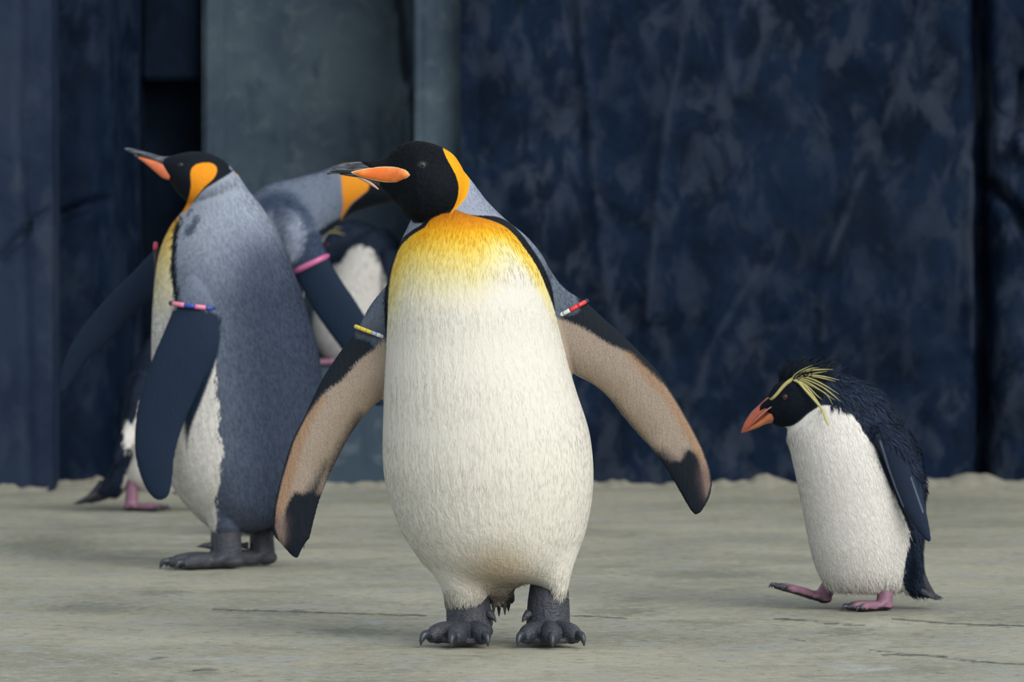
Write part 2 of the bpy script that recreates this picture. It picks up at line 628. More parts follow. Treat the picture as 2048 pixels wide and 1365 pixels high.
# deep alcove between the rock and the concrete: back, far side, lintel
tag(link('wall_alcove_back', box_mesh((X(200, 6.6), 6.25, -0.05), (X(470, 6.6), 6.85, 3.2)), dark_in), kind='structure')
tag(link('wall_alcove_side', box_mesh((X(262, WY + .1) - 0.03, WY + 0.4, -0.05), (X(262, WY + .1), 6.8, 3.2)), mottle), kind='structure')
tag(link('wall_center_end', box_mesh((X(414, WY + .5), WY + 0.49, -0.05), (X(414, WY + .5) + 0.05, 6.8, 3.2)), concrete), kind='structure')
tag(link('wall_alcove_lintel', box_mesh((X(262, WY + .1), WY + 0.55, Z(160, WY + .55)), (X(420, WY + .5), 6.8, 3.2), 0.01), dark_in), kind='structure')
tag(link('wall_pier_end', box_mesh((X(833, WY), WY + 0.065, -0.05), (X(842, WY), WY + 0.6, 3.2)), concrete), kind='structure')
# returns that close the steps between the wall planes
tag(link('wall_right_end', box_mesh((X(921, WY), WY - 0.01, -0.05), (X(921, WY) + 0.05, WY + 0.8, 3.2)), navy), kind='structure')
tag(link('wall_left_end', box_mesh((X(104, WY - .16) - 0.05, WY - 0.15, -0.05), (X(104, WY - .16), WY + 0.4, 3.2)), slate), kind='structure')
# crumbly concrete fillet where the floor meets the walls
rim_mat = simple_mat('crumbly_concrete_rim', (124, 122, 110), 0.85, 0.2, 30, 0.5, 90)


def rim(name, xa, xb, Yw, seed):
    xs = np.arange(xa, xb, 0.008); ss = np.linspace(0, 1, 12)

    def fn(x, s):
        h = 0.012 + 0.05 * np.maximum(fbm(x * 6, x * 0 + seed, 3, seed) - 0.42, 0) + 0.02 * (fbm(x * 30, x * 0 + seed, 2, seed + 4) - 0.5)
        h = np.maximum(h, 0.004)
        w = 0.10 + 0.06 * (fbm(x * 3, x * 0, 2, seed + 3) - 0.5)
        prof = np.sin(s * math.pi / 2) ** 1.3
        n = 0.012 * (fbm(x * 25, s * 6, 2, seed + 8) - 0.5) * np.sin(s * math.pi)
        return np.column_stack([x, Yw - w * (1 - s) + 0.03 * s - 0.5 * n, h * prof * 1.2 + n - 0.006 * (1 - s)])
    return tag(link(name, grid_mesh(xs, ss, fn, name), rim_mat), kind='structure')


rim('trim_1', X(921, WY), 2.2, WY - 0.02, 2)
rim('trim_2', X(408, WY), X(921, WY), WY, 5)
rim('trim_3', -2.2, X(104, WY - .16), WY - 0.17, 7)
rim('trim_4', X(104, WY - .16), X(420, WY + .5), WY + 0.07, 9)


# =================================================================== PENGUINS
class Bird:
    def __init__(self, name, Y0, foot_u, label, cat, group=None, z=0.0):
        self.Y0 = Y0
        self.o = np.array([float(P(foot_u, 1000, Y0)[0]), Y0, z])
        self.root = bpy.data.objects.new(name, None)
        self.root.empty_display_size = 0.1
        self.root.location = self.o
        COL.objects.link(self.root)
        tag(self.root, label, cat, group)

    def p(self, u, v, y=0.0):
        return P(u, v, self.Y0 + y)

    def loft(self, st, n=32, sub=6, ex=1.0):
        return loft(self.Y0, st, n, sub, ex)

    def part(self, name, VF, mat, parent=None, label=None, kind=None, smooth=True):
        me = VF if isinstance(VF, bpy.types.Mesh) else mesh_from(VF[0], VF[1], name, smooth)
        o = link(name, me, mat, parent or self.root, self.o)
        if label: o['label'] = label
        if kind: o['kind'] = kind
        return o

    def body(self, parts, voxel, pattern, mat, iters=4, lam=0.5, soft=()):
        me = fused(parts, voxel, iters, lam)
        for fn, its in soft:
            relax(me, fn(*UV(mesh_co(me))), its)
        W = mesh_co(me); N = mesh_no(me)
        u, v = UV(W)
        self.W, self.N, self.u, self.v = W, N, u, v
        self.att = pattern(u, v, W[:, 1] - self.Y0, N)
        for k, a in self.att.items(): set_attr(me, k, a)
        set_attr(me, 'jit', np.full(len(W), 0.5))
        self.bvh = BVHTree.FromPolygons([tuple(x) for x in W], [tuple(p.vertices) for p in me.polygons])
        f = np.empty(len(me.polygons) * 4, int)
        tot = np.empty(len(me.polygons), int); me.polygons.foreach_get('loop_total', tot)
        if np.all(tot == 4):
            me.polygons.foreach_get('vertices', f) if False else None
        li = np.empty(len(me.loops), int); me.loops.foreach_get('vertex_index', li)
        ls = np.empty(len(me.polygons), int); me.polygons.foreach_get('loop_start', ls)
        self.fv = np.stack([li[ls], li[ls + 1], li[ls + 2]], 1)
        self.mat = mat
        return self.part('body', me, mat)

    def hit(self, u, v, far=False):
        o = CAM.copy(); d = P(u, v, self.Y0) - CAM; d /= np.linalg.norm(d)
        if far:
            o = CAM + d * 30; d = -d
        h = self.bvh.ray_cast(Vector(o), Vector(d))
        if h[0] is None: return P(u, v, self.Y0), np.array([0, -1.0, 0])
        return np.array(h[0]), np.array(h[1])

    def feathers(self, name, weight, count, length, width, flow, lift=0.12, jitter=0.25, mat=None, fixed=None):
        """overlapping feather tips lying along the body (uncountable: one mesh)"""
        A = self.W[self.fv[:, 0]]; B = self.W[self.fv[:, 1]]; C = self.W[self.fv[:, 2]]
        area = np.linalg.norm(np.cross(B - A, C - A), axis=1)
        w = np.asarray(weight, float)[self.fv[:, 0]] * area
        if w.sum() <= 0: return None
        f = rng.choice(len(w), count, p=w / w.sum())
        r1, r2 = rng.random(count), rng.random(count)
        root = A[f] + (B[f] - A[f]) * r1[:, None] + (C[f] - A[f]) * r2[:, None]
        vi = self.fv[f, 0]
        N = self.N[vi]
        D = flow(root, N) if callable(flow) else np.tile(np.asarray(flow, float), (count, 1))
        D = D + jitter * rng.normal(size=(count, 3)) * 0.5
        D -= (D * N).sum(1)[:, None] * N
        D /= np.linalg.norm(D, axis=1)[:, None] + 1e-9
        S = np.cross(N, D)
        L = length * (0.6 + 0.8 * rng.random(count))[:, None]
        wd = width * (0.7 + 0.6 * rng.random(count))[:, None]
        lf = lift * (0.4 + 1.2 * rng.random(count))[:, None]
        r = root - 0.0012 * N
        p0 = r - S * wd * 0.5; p1 = r + S * wd * 0.5
        m = r + D * L * 0.55 + N * L * lf * 0.75 + N * 0.0012
        p2 = m - S * wd * 0.42; p3 = m + S * wd * 0.42
        tip = r + D * L + N * L * lf * 0.9 + N * 0.0010
        V = np.stack([p0, p1, p2, p3, tip], 1).reshape(-1, 3) - self.o
        k = np.arange(count) * 5
        quads = np.stack([k, k + 2, k + 3, k + 1], 1); tris = np.stack([k + 2, k + 4, k + 3], 1)
        me = bpy.data.meshes.new(name)
        me.vertices.add(len(V)); me.vertices.foreach_set('co', V.astype(np.float32).ravel())
        loops = np.concatenate([quads, tris], 1).ravel().astype(np.int32)
        ls = np.stack([np.arange(count) * 7, np.arange(count) * 7 + 4], 1).ravel().astype(np.int32)
        me.loops.add(len(loops)); me.loops.foreach_set('vertex_index', loops)
        me.polygons.add(len(ls)); me.polygons.foreach_set('loop_start', ls)
        me.polygons.foreach_set('use_smooth', np.ones(len(ls), bool))
        me.update(calc_edges=True)
        for kx, a in self.att.items(): set_attr(me, kx, np.repeat(np.asarray(a)[vi], 5))
        set_attr(me, 'jit', np.repeat(rng.random(count), 5))
        NN = np.repeat(N, 5, axis=0)
        me.normals_split_custom_set_from_vertices([tuple(x) for x in NN])
        me.materials.append(mat or self.mat)
        o = bpy.data.objects.new(name, me); COL.objects.link(o); o.parent = self.root
        o['kind'] = 'stuff'
        return o

    def eye(self, u, v, r, iris, both=True):
        for far in ((False, True) if both else (False,)):
            h, n = self.hit(u, v, far)
            sgn = 1 if not far else -1
            c = h + np.array([0, sgn * r * 0.55, 0])
            e = self.part('eye', ball(c, (r, r, r)), iris)
            self.part('pupil', ball(c - np.array([0, sgn * r * 0.72, 0]), (r * 0.42, r * 0.4, r * 0.42)), M['pupil'], e)
            th = np.linspace(0, 2 * math.pi, 25)
            ringp = np.column_stack([c[0] + 1.12 * r * np.cos(th), np.full(25, c[1] - sgn * r * 0.42), c[2] + 0.86 * r * np.sin(th)])
            self.part('eyelid', tube(ringp, r * 0.2, n=8, sub=1, up=(0, 1, 0)), M['eyelid'], e)

    def foot(self, ank, top, head, L, r, legr, mat, claw_mat, pitch=0.0, splay=0.5, voxel=0.0022, toe_curl=0.0, ground=None):
        """webbed three-toed foot: ank = 3D ankle on the sole, top = 3D leg top; head = heading angle (0 = towards camera)"""
        ank = np.asarray(ank, float); top = np.asarray(top, float)
        cp, sp = math.cos(pitch), math.sin(pitch)

        def d(a):
            h = head + a
            return np.array([math.sin(h) * cp, -math.cos(h) * cp, sp])
        upv = np.array([-math.sin(head) * sp, math.cos(head) * sp, cp])
        parts = [tube([top, top * 0.55 + ank * 0.45 + upv * r * 0.5, ank + upv * r * 1.3], [legr * 0.82, legr * 0.93, legr * 0.97], up=(0, 1, 0), n=18)]
        parts.append(tube([ank + upv * r * 2.0, ank + upv * r * 1.0 + d(0) * L * 0.18, ank + upv * r * 0.95 + d(0) * L * 0.4],
                          [legr * 0.9, legr * 1.05, legr * 0.8], [r * 1.0, r * 1.0, r * 0.85], up=upv))
        parts.append(ball(ank + upv * r * 0.9 - d(0) * r * 0.4, (legr * 0.92, legr * 0.92, r * 0.95)))
        claws = []
        for a, l in ((-splay, 0.9), (0, 1.0), (splay, 0.86)):
            e = d(a)
            b = ank + d(a * 0.8) * L * 0.12
            pts = [b + upv * r * 1.0, b + e * L * 0.4 * l + upv * r * 1.05, b + e * L * 0.68 * l + upv * r * 0.95, b + e * L * 0.86 * l + upv * r * 0.62]
            parts.append(tube(pts, [r * 0.95, r * 0.85, r * 0.82, r * 0.5], [r * 0.9, r * 0.95, r * 0.85, r * 0.5], up=upv))
            parts.append(ball(b + e * L * 0.66 * l + upv * r * 0.9, r * 0.86))
            q = b + e * L * 0.84 * l
            claws.append([q + upv * r * 0.9, q + e * r * 0.7 + upv * r * 0.9, q + e * r * 1.05 + upv * r * 0.5, q + e * r * 1.18 + upv * r * 0.02])
        for a in np.linspace(-splay * 0.85, splay * 0.85, 9):
            b = ank + d(a) * L * 0.1
            k = 0.60 - 0.05 * math.cos(a / splay * math.pi * 2)
            parts.append(tube([b + upv * r * 0.5, b + d(a) * L * 0.35 + upv * r * 0.5, b + d(a) * L * k + upv * r * 0.32], [r * 0.8, r * 0.9, r * 0.5], [r * 0.5, r * 0.4, r * 0.22], up=upv))
        me = fused(parts, voxel, 3)
        W = mesh_co(me); N = mesh_no(me)
        set_attr(me, 'sole', (W - ank) @ upv / r)
        set_attr(me, 'toe', np.linalg.norm(W - ank, axis=1) / L)
        f = self.part('foot', me, mat)
        for c in claws:
            self.part('claw', tube(c, [r * 0.34, r * 0.32, r * 0.22, r * 0.06], [r * 0.4, r * 0.38, r * 0.25, r * 0.06], up=upv, n=12), claw_mat, f)
        return f

    def band(self, p, q, yc, th, r, beads, cord, label, tilt=0.0, front=(0.06, 0.94)):
        """ring round a flipper from edge p to edge q (pixels); beads = [(fraction, material)] along the visible side"""
        a3 = self.p(p[0], p[1], yc); b3 = self.p(q[0], q[1], yc)
        mid = (a3 + b3) / 2; ax = (b3 - a3) / 2

        def at(s):   # s 0..1 front side, 1..2 rear side
            ang = math.pi * s
            return mid - ax * math.cos(ang) + np.array([0, -th * math.sin(ang), 0])
        loop = np.array([at(s) for s in np.linspace(0, 2, 49)])
        o = self.part('flipper_band', tube(loop, r * 0.72, n=10, sub=1, up=np.cross(ax, (0, 1, 0))), cord, label=label)
        s = front[0]
        tot = sum(b[0] for b in beads); span = front[1] - front[0]
        for fr, m in beads:
            ln = fr / tot * span
            # even length along the chord
            s0 = math.acos(1 - 2 * s) / math.pi; s1 = math.acos(1 - 2 * (s + ln * 0.96)) / math.pi
            pts = np.array([at(x) for x in np.linspace(s0, s1, 5)])
            self.part('bead', tube(pts, r, n=14, sub=1, up=np.cross(ax, (0, 1, 0))), m, o)
            s += ln
        return o

    def blade(self, name, path, width, thick, mat, parent=None, facing=(0, -1, 0), taper=None):
        """one stiff pointed feather"""
        n = len(path)
        tp = np.asarray(taper if taper is not None else [0.7] + [1.0] * (n - 2) + [0.12])
        return self.part(name, tube(path, width * tp, np.full(n, thick), up=facing, n=8, sub=4), mat, parent)


M = {}
M['pupil'] = simple_mat('glossy_pupil', (10, 12, 14), 0.2, 0.0, spec=0.4)
M['eyelid'] = simple_mat('dark_eyelid_skin', (26, 30, 36), 0.6, 0.1, spec=0.2)
M['iris_brown'] = simple_mat('brown_iris', (58, 54, 52), 0.3, 0.25, 300, spec=0.3)
M['iris_dark'] = simple_mat('near_black_iris', (26, 26, 28), 0.3, 0.1)
M['iris_red'] = simple_mat('red_iris', (84, 48, 44), 0.3, 0.2, 300, spec=0.3)
M['claw'] = simple_mat('grey_claw_horn', (40, 46, 54), 0.4, 0.25, 120)
t = NT('king_foot_scales')
vz = t.voro(330); n1 = t.noise(45, 4)
c = t.mix(t.map(vz, 0.1, 0.7), alb((30, 34, 42)), alb((56, 59, 68)))
c = t.mix(t.math('MULTIPLY', t.map(n1, 0.5, 0.7), 0.35), c, alb((70, 70, 78)))
nr = t.bump(vz, 0.5, 0.0016); nr = t.bump(t.noise(120, 3, vec=t.mapped((0.6, 0.6, 2.2))), 0.5, 0.004, nr)
M['king_foot'] = t.done(c, 0.55, nr, 0.4)
t = NT('pink_webbed_skin')
so = t.math('ADD', t.attr('sole'), t.math('MULTIPLY', t.math('SUBTRACT', t.noise(90, 3), 0.5), 1.4))
c = t.mix(t.noise(70, 4), alb((110, 78, 96)), alb((142, 103, 123)))
c = t.mix(t.map(t.attr('toe'), 0.72, 0.9), c, alb((48, 46, 58)))
c = t.mix(t.map(so, 0.45, 0.85, 1, 0), c, alb((28, 30, 40)))
M['pink_foot'] = t.done(c, 0.5, t.bump(t.voro(300), 0.35, 0.001), 0.4)
t = NT('bill_horn')
g = t.noise(1.0, 4, 0.6, 0.3, vec=t.mapped((40, 260, 420)))
c = t.mix(t.map(g, 0.42, 0.66), alb((27, 33, 42)), alb((96, 102, 112)))
M['bill'] = t.done(c, 0.34, t.bump(g, 0.35, 0.001), 0.5)
t = NT('orange_bill_plate')
c = t.mix(t.map(t.noise(45, 3), 0.35, 0.65), alb((224, 108, 38)), alb((236, 134, 62)))
M['plate'] = t.done(c, 0.34, None, 0.5)
M['plate_dim'] = simple_mat('dusky_orange_bill_plate', (190, 100, 62), 0.4, 0.1)
M['plate_rim'] = simple_mat('pale_yellow_plate_rim', (214, 170, 120), 0.4, 0.15, 90)
M['gape'] = simple_mat('pinkish_gape_skin', (178, 142, 122), 0.5, 0.1)
M['cord'] = simple_mat('black_cord', (20, 22, 28), 0.5, 0.1)
for nm, cc in (('yellow', (206, 184, 62)), ('white', (205, 210, 214)), ('ice', (150, 172, 188)), ('red', (206, 52, 60)), ('pink', (206, 120, 150)),
               ('blue', (40, 66, 150)), ('rose', (178, 92, 136)), ('crimson', (170, 44, 74))):
    M['b_' + nm] = simple_mat(nm + '_bead_plastic', cc, 0.35, 0.05)
M['tail'] = simple_mat('black_tail_quill', (26, 30, 38), 0.5, 0.35, 120, 0.4, 300)
M['tail_olive'] = simple_mat('olive_tail_quill', (88, 88, 66), 0.6, 0.3, 120)

GREY_TOP = (150, 157, 172)
WHITE = (211, 208, 198)
BLACKF = (19, 25, 33)

# ---------------------------------------------------------------- 1. the big king penguin
B = Bird('king_penguin', 0.0, 1000, 'large king penguin facing forward with flippers spread and head in profile', 'penguin', 'king penguins')
torso = B.loft([
    (862, 350, 930, 345, -0.005, .034, .036), (852, 372, 948, 368, -0.004, .044, .046), (838, 405, 974, 402, 0, .058, .062),
    (822, 440, 1010, 438, 0.003, .078, .085), (803, 480, 1058, 478, .006, .105, .102), (783, 530, 1094, 528, .008, .126, .116),
    (773, 580, 1104, 580, .008, .137, .125), (771, 630, 1113, 630, .006, .145, .13), (771, 700, 1129, 700, .004, .152, .135),
    (768, 780, 1152, 780, 0, .16, .14), (766, 850, 1175, 850, 0, .166, .14), (765, 900, 1184, 900, 0, .168, .14),
    (768, 950, 1187, 950, 0, .166, .136), (779, 1000, 1184, 1000, 0, .158, .13), (797, 1050, 1175, 1050, 0, .146, .12),
    (820, 1095, 1162, 1095, 0, .130, .108), (843, 1128, 1150, 1128, 0, .112, .09), (865, 1150, 1136, 1148, .0, .092, .075), (895, 1164, 1110, 1160, .0, .06, .05), (930, 1171, 1080, 1167, 0, .03, .03)], n=56)
thL = B.loft([(880, 1070, 955, 1070, -.03, .05, .06), (858, 1110, 968, 1110, -.03, .052, .07), (862, 1140, 980, 1140, -.026, .05, .06), (875, 1168, 984, 1168, -.02, .05, .05), (885, 1188, 976, 1190, -.015, .043, .042), (889, 1200, 970, 1202, -.012, .038, .038), (897, 1206, 955, 1207, -.01, .02, .02)], n=30)
thR = B.loft([(1050, 1070, 1120, 1070, -.03, .05, .06), (1050, 1110, 1150, 1110, -.03, .044, .07), (1054, 1138, 1147, 1138, -.026, .042, .058), (1064, 1158, 1142, 1158, -.02, .047, .048), (1080, 1174, 1139, 1177, -.015, .04, .04), (1096, 1184, 1136, 1189, -.012, .034, .034), (1104, 1190, 1128, 1194, -.01, .015, .02)], n=30)
vent = B.loft([(940, 1090, 1060, 1090, 0, .08, .06), (950, 1130, 1052, 1128, 0.0, .078, .06), (962, 1160, 1042, 1156, .005, .064, .05), (972, 1180, 1032, 1176, .012, .046, .04), (982, 1194, 1020, 1190, .02, .02, .03)], n=30)
head = B.loft([
    (933, 354, 926, 440, -0.010, .036, .03), (920, 328, 914, 446, -.016, .050, .040), (905, 308, 893, 450, -.022, .056, .044),
    (880, 293, 870, 453, -.026, .058, .046), (856, 285, 850, 451, -.028, .056, .046), (834, 282, 831, 447, -.03, .052, .044),
    (812, 285, 813, 433, -.032, .038, .036), (792, 296, 797, 412, -.032, .027, .026), (775, 310, 780, 394, -.032, .019, .019),
    (760, 319, 765, 379, -.032, .0145, .0145), (749, 320, 753, 364, -.032, .0122, .0122), (739, 321, 743, 344, -.032, .0112, .0112), (728, 322.5, 731, 333, -.032, .0085, .0085), (719, 324, 721, 328, -.032, .004, .004)], n=40)
flL = B.loft([
    (782, 560, 830, 650, .02, .03, .03), (742, 608, 806, 705, .016, .024, .024), (716, 655, 795, 748, .01, .019, .02), (684, 698, 778, 785, .004, .015, .016),
    (645, 757, 738, 822, -.002, .012, .013), (610, 830, 699, 874, -.008, .0105, .011), (582, 887, 669, 932, -.012, .0095, .010), (561, 957, 643, 990, -.015, .0085, .009),
    (549, 1010, 628, 1042, -.017, .0075, .008), (546, 1055, 617, 1090, -.018, .0065, .007), (557, 1095, 609, 1119, -.018, .0055, .006), (573, 1119, 603, 1130, -.018, .0045, .005), (588, 1130, 599, 1133, -.018, .003, .003)], n=30)
flR = B.loft([
    (1085, 515, 1050, 640, .02, .03, .03), (1124, 571, 1085, 680, .016, .026, .026), (1171, 604, 1112, 716, .01, .02, .02), (1208, 637, 1146, 748, .004, .016, .016),
    (1245, 670, 1180, 766, -.002, .013, .013), (1285, 710, 1213, 792, -.006, .0115, .012), (1322, 750, 1242, 829, -.01, .0105, .011), (1355, 802, 1275, 868, -.013, .0095, .01),
    (1384, 853, 1307, 904, -.016, .009, .009), (1406, 897, 1336, 945, -.018, .008, .008), (1421, 940, 1357, 980, -.019, .007, .007), (1424, 972, 1371, 1005, -.02, .006, .006),
    (1417, 1000, 1381, 1021, -.02, .005, .005), (1402, 1025, 1390, 1031, -.02, .003, .003)], n=30)

BIB = [(905, 418), (932, 428), (960, 435), (988, 443), (1012, 455), (1032, 474), (1050, 498), (1066, 521), (1081, 548), (1095, 582), (1104, 606), (1112, 632), (1120, 665),
       (1130, 705), (1143, 750), (1162, 790), (1200, 850), (1215, 950), (1205, 1050), (1185, 1120), (1170, 1215), (1020, 1220), (860, 1215), (835, 1150), (780, 1080), (745, 1000), (745, 900), (764, 830),
       (768, 770), (772, 700), (775, 640), (778, 580), (783, 545), (792, 513), (805, 488), (828, 468), (850, 454), (862, 436), (880, 420)]
HOOD = [(700, 250), (885, 250), (888, 299), (898, 318), (909, 335), (918, 352), (922, 370), (922, 390), (915, 408), (904, 424), (882, 429), (864, 438), (852, 446), (838, 447), (825, 445), (811, 437), (700, 420)]
EAR = [(886, 294), (905, 302), (924, 324), (938, 348), (938, 376), (929, 399), (914, 416), (899, 430), (910, 410), (916, 392), (917, 371), (912, 352), (903, 334), (893, 316)]
PALE_L = [(775, 684), (750, 698), (717, 723), (684, 760), (655, 781), (635, 805), (610, 838), (590, 871), (577, 912), (563, 961), (551, 1010), (544, 1051), (553, 1086), (566, 1098), (572, 1068), (569, 1030), (577, 1004), (590, 985), (606, 990), (618, 985),
          (645, 985), (700, 900), (740, 840), (790, 815)]
PALE_R = [(1112, 640), (1146, 648), (1175, 661), (1205, 681), (1234, 696), (1260, 708), (1285, 732), (1314, 758), (1336, 780), (1362, 820), (1381, 853), (1400, 886), (1417, 923), (1426, 959), (1413, 995), (1406, 972), (1401, 936),
          (1394, 912), (1376, 902), (1362, 922), (1345, 925), (1325, 940), (1290, 900), (1240, 840), (1180, 785), (1140, 765), (1120, 700)]
DARK_L = [(640, 1010), (644, 960), (672, 905), (712, 835), (722, 845), (670, 960), (640, 1060), (600, 1160), (560, 1130), (572, 1100), (574, 1060), (590, 1010), (612, 985), (634, 955), (655, 925)]
DARK_R = [(1225, 805), (1262, 850), (1300, 890), (1330, 905), (1362, 925), (1374, 905), (1392, 918), (1400, 960), (1406, 1000), (1400, 1050), (1370, 1040), (1300, 930), (1240, 860)]
RIM_L = [(684, 690), (645, 750), (608, 826), (580, 884), (558, 956), (546, 1010), (543, 1055), (555, 1098), (572, 1122)]
RIM_R = [(1245, 666), (1287, 706), (1325, 748), (1358, 800), (1387, 851), (1409, 895), (1424, 938), (1428, 972), (1420, 1002)]
TAN_L = [(646, 795), (646, 808), (622, 850), (604, 900), (590, 950), (576, 1000), (562, 1035), (552, 1060), (548, 1030), (560, 975), (577, 905), (602, 850)]
TAN_R = [(1250, 706), (1262, 708), (1290, 735), (1318, 762), (1342, 790), (1366, 828), (1388, 866), (1406, 905), (1418, 945), (1412, 965), (1402, 930), (1385, 900), (1360, 852), (1332, 805), (1295, 765), (1262, 722)]
BLK_L = [(690, 668), (712, 676), (738, 682), (752, 696), (800, 700), (800, 830), (620, 1160), (500, 1160), (510, 900)]
BLK_R = [(1176, 598), (1160, 618), (1150, 628), (1112, 640), (1105, 700), (1140, 770), (1380, 1070), (1460, 1070), (1460, 900)]


def pat_main(u, v, y, N):
    a = {}
    back = (y - 0.045) * 1180
    d = np.maximum(sdf(u, v, BIB), (y - 0.045 * sstep(v, 480, 660)) * 1180)
    a['bib'] = d
    lw = 12 * sstep(u, 930, 1010) * sstep(v, 640, 560) + 8 * sstep(u, 880, 850) * sstep(v, 700, 600)
    a['line'] = d - lw - 0.01
    a['hood'] = sdf(u, v, HOOD)
    a['ear'] = sdf(u, v, EAR)
    a['pale'] = np.minimum(np.maximum(sdf(u, v, PALE_L), N[:, 1] * 40), np.maximum(sdf(u, v, PALE_R), N[:, 1] * 40))
    # the trailing edge darkens gradually
    a['tan'] = np.minimum(sdf(u, v, TAN_L), sdf(u, v, TAN_R))
    a['dark'] = np.minimum(sdf(u, v, DARK_L), sdf(u, v, DARK_R))
    a['rim'] = np.minimum(pline(u, v, RIM_L), pline(u, v, RIM_R)) - 7
    a['trail'] = np.minimum(pline(u, v, [(770, 792), (738, 823), (699, 876), (669, 934), (650, 975)]), pline(u, v, [(1148, 748), (1180, 767), (1213, 793), (1242, 830), (1275, 869), (1300, 898)])) - 1.6
    a['blk'] = np.minimum(sdf(u, v, BLK_L), sdf(u, v, BLK_R))
    e = np.abs(d)
    a['yel'] = np.clip((v - 428 - 48 * sstep(e, 40, 4) * sstep(v, 440, 600) + 75 * sstep(u, 940, 1060) * sstep(e, 6, 34) * sstep(v, 445, 500)) / 205.0, 0, 1)  # pales sooner towards the right: side light put into the bib colour
    a['gry'] = np.clip((v - 340) / 330.0, 0, 1)
    a['ftone'] = np.clip(1 - np.minimum(pline(u, v, [(770, 792), (738, 823), (699, 876), (669, 934)]), pline(u, v, [(1148, 748), (1180, 767), (1213, 793), (1242, 830), (1275, 869)])) / 55, 0, 1)
    a['tip'] = np.minimum(np.hypot(u - 552, v - 1065), np.hypot(u - 1418, v - 965)) - 34
    a['vent'] = np.sqrt(((u - 1000) / 62) ** 2 + ((v - 1140) / 46) ** 2) * 40 - 40
    a['flip'] = np.minimum(sdf(u, v, BLK_L), sdf(u, v, BLK_R))
    a['scl'] = np.maximum(a['flip'], 8 - d)
    return a


mat_main = plumage('king_coat', ('ramp', 'gry', [(0, (150, 158, 176)), (0.35, (130, 138, 154)), (0.62, (94, 104, 118)), (0.9, (84, 94, 108)), (1.0, (62, 72, 86))], 0.14), [
    dict(a='blk', c=(20, 27, 36), w=5, n=14),
    dict(a='pale', c=('ramp', 'ftone', [(0.0, (150, 136, 123)), (1.0, (122, 108, 90))], 0.5), w=5, n=18),
    dict(a='tan', c=(146, 108, 74), w=8, n=18, s=0.6),
    dict(a='tip', c=(104, 84, 82), w=20, n=16, s=0.7),
    dict(a='dark', c=(18, 25, 34), w=17, n=26),
    dict(a='rim', c=(20, 27, 36), w=3, n=5),
    dict(a='trail', c=(176, 180, 184), w=1.2, n=4, s=0.6),
    dict(a='line', c=(16, 22, 28), w=1.2, n=5),
    dict(a='bib', c=('ramp', 'yel', [(0, (166, 98, 18)), (0.10, (196, 128, 18)), (0.2, (216, 166, 34)), (0.34, (220, 190, 84)), (0.5, (217, 201, 130)), (0.66, (214, 206, 163)), (0.84, (212, 207, 188)), (1.0, WHITE)], 0.15), w=1.2, n=6),
    dict(a='vent', c=(166, 144, 112), w=34, n=16, s=0.7),
    dict(a='hood', c=(9, 15, 22), w=2.5, n=5),
    dict(a='ear', c=('ramp', 'gry', [(0, (226, 158, 16)), (0.3, (206, 136, 16))]), w=1.0, n=3)], bump=0.42, bdist=0.006, bvec=(105, 105, 26), scales=('scl', 420, 0.2), speck=0.12)
B.body([torso, thL, thR, vent, head, flL, flR], 0.0026, pat_main, mat_main, iters=5, soft=((lambda u, v: sstep(v, 1075, 1105) * sstep(v, 1194, 1176), 160), (lambda u, v: sstep(v, 470, 520) * sstep(v, 800, 700) * np.maximum(sstep(u, 800, 785), sstep(u, 1075, 1095)) * (1 - 0.9 * np.maximum(sstep(u, 745, 725), sstep(u, 1140, 1165))), 10)))


def down_flow(c=None, fan=0.0):
    def f(root, N):
        D = np.tile(np.array([0.0, -0.05, -1.0]), (len(root), 1))
        if c is not None: D[:, 0] += (root[:, 0] - c) * fan
        return D
    return f


cx = float(B.p(985, 700)[0])
wgt = ~((B.v > 690) & (B.v < 850) & (B.u < 779)) * ~((B.v > 1165) & (B.u > 1136)) * (B.att['bib'] < 0) * ((B.N[:, 2] > -0.62) | (B.v < 1080)) * (B.v > 426) * (B.att['hood'] > 2) * (np.maximum(-B.att['flip'], 0) * (B.att['bib'] > -2) < 1) * 1.0
B.feathers('belly_feathers', wgt, 13000, 0.017, 0.0013, down_flow(cx, 0.9), 0.012, 0.16)
wg = (B.att['bib'] >= 2) * ((B.att['bib'] > 16) | (B.v > 470)) * (B.att['hood'] > 3) * (B.att['ear'] > 2) * (B.att['flip'] > 8) * (B.v > 345)
B.feathers('back_feathers', wg * 1.0, 26000, 0.0075, 0.0013, down_flow(cx, 0.6), 0.06, 0.25)
hemw = ((B.v > 1172) & (B.att['bib'] < 0)) * 1.0 + ((B.v > 1165) & (np.abs(B.u - 1005) < 45)) * 0.6
B.feathers('hem_feathers', hemw, 5200, 0.022, 0.0014, down_flow(), 0.05, 0.35)
hw_ = ((B.att['hood'] < -3) & (B.att['ear'] > 3) & (B.u > 775)) * 1.0
B.feathers('hood_feathers', hw_, 9000, 0.006, 0.0011, lambda r, N: np.tile(np.array([0.75, 0, -0.6]), (len(r), 1)), 0.05, 0.2)

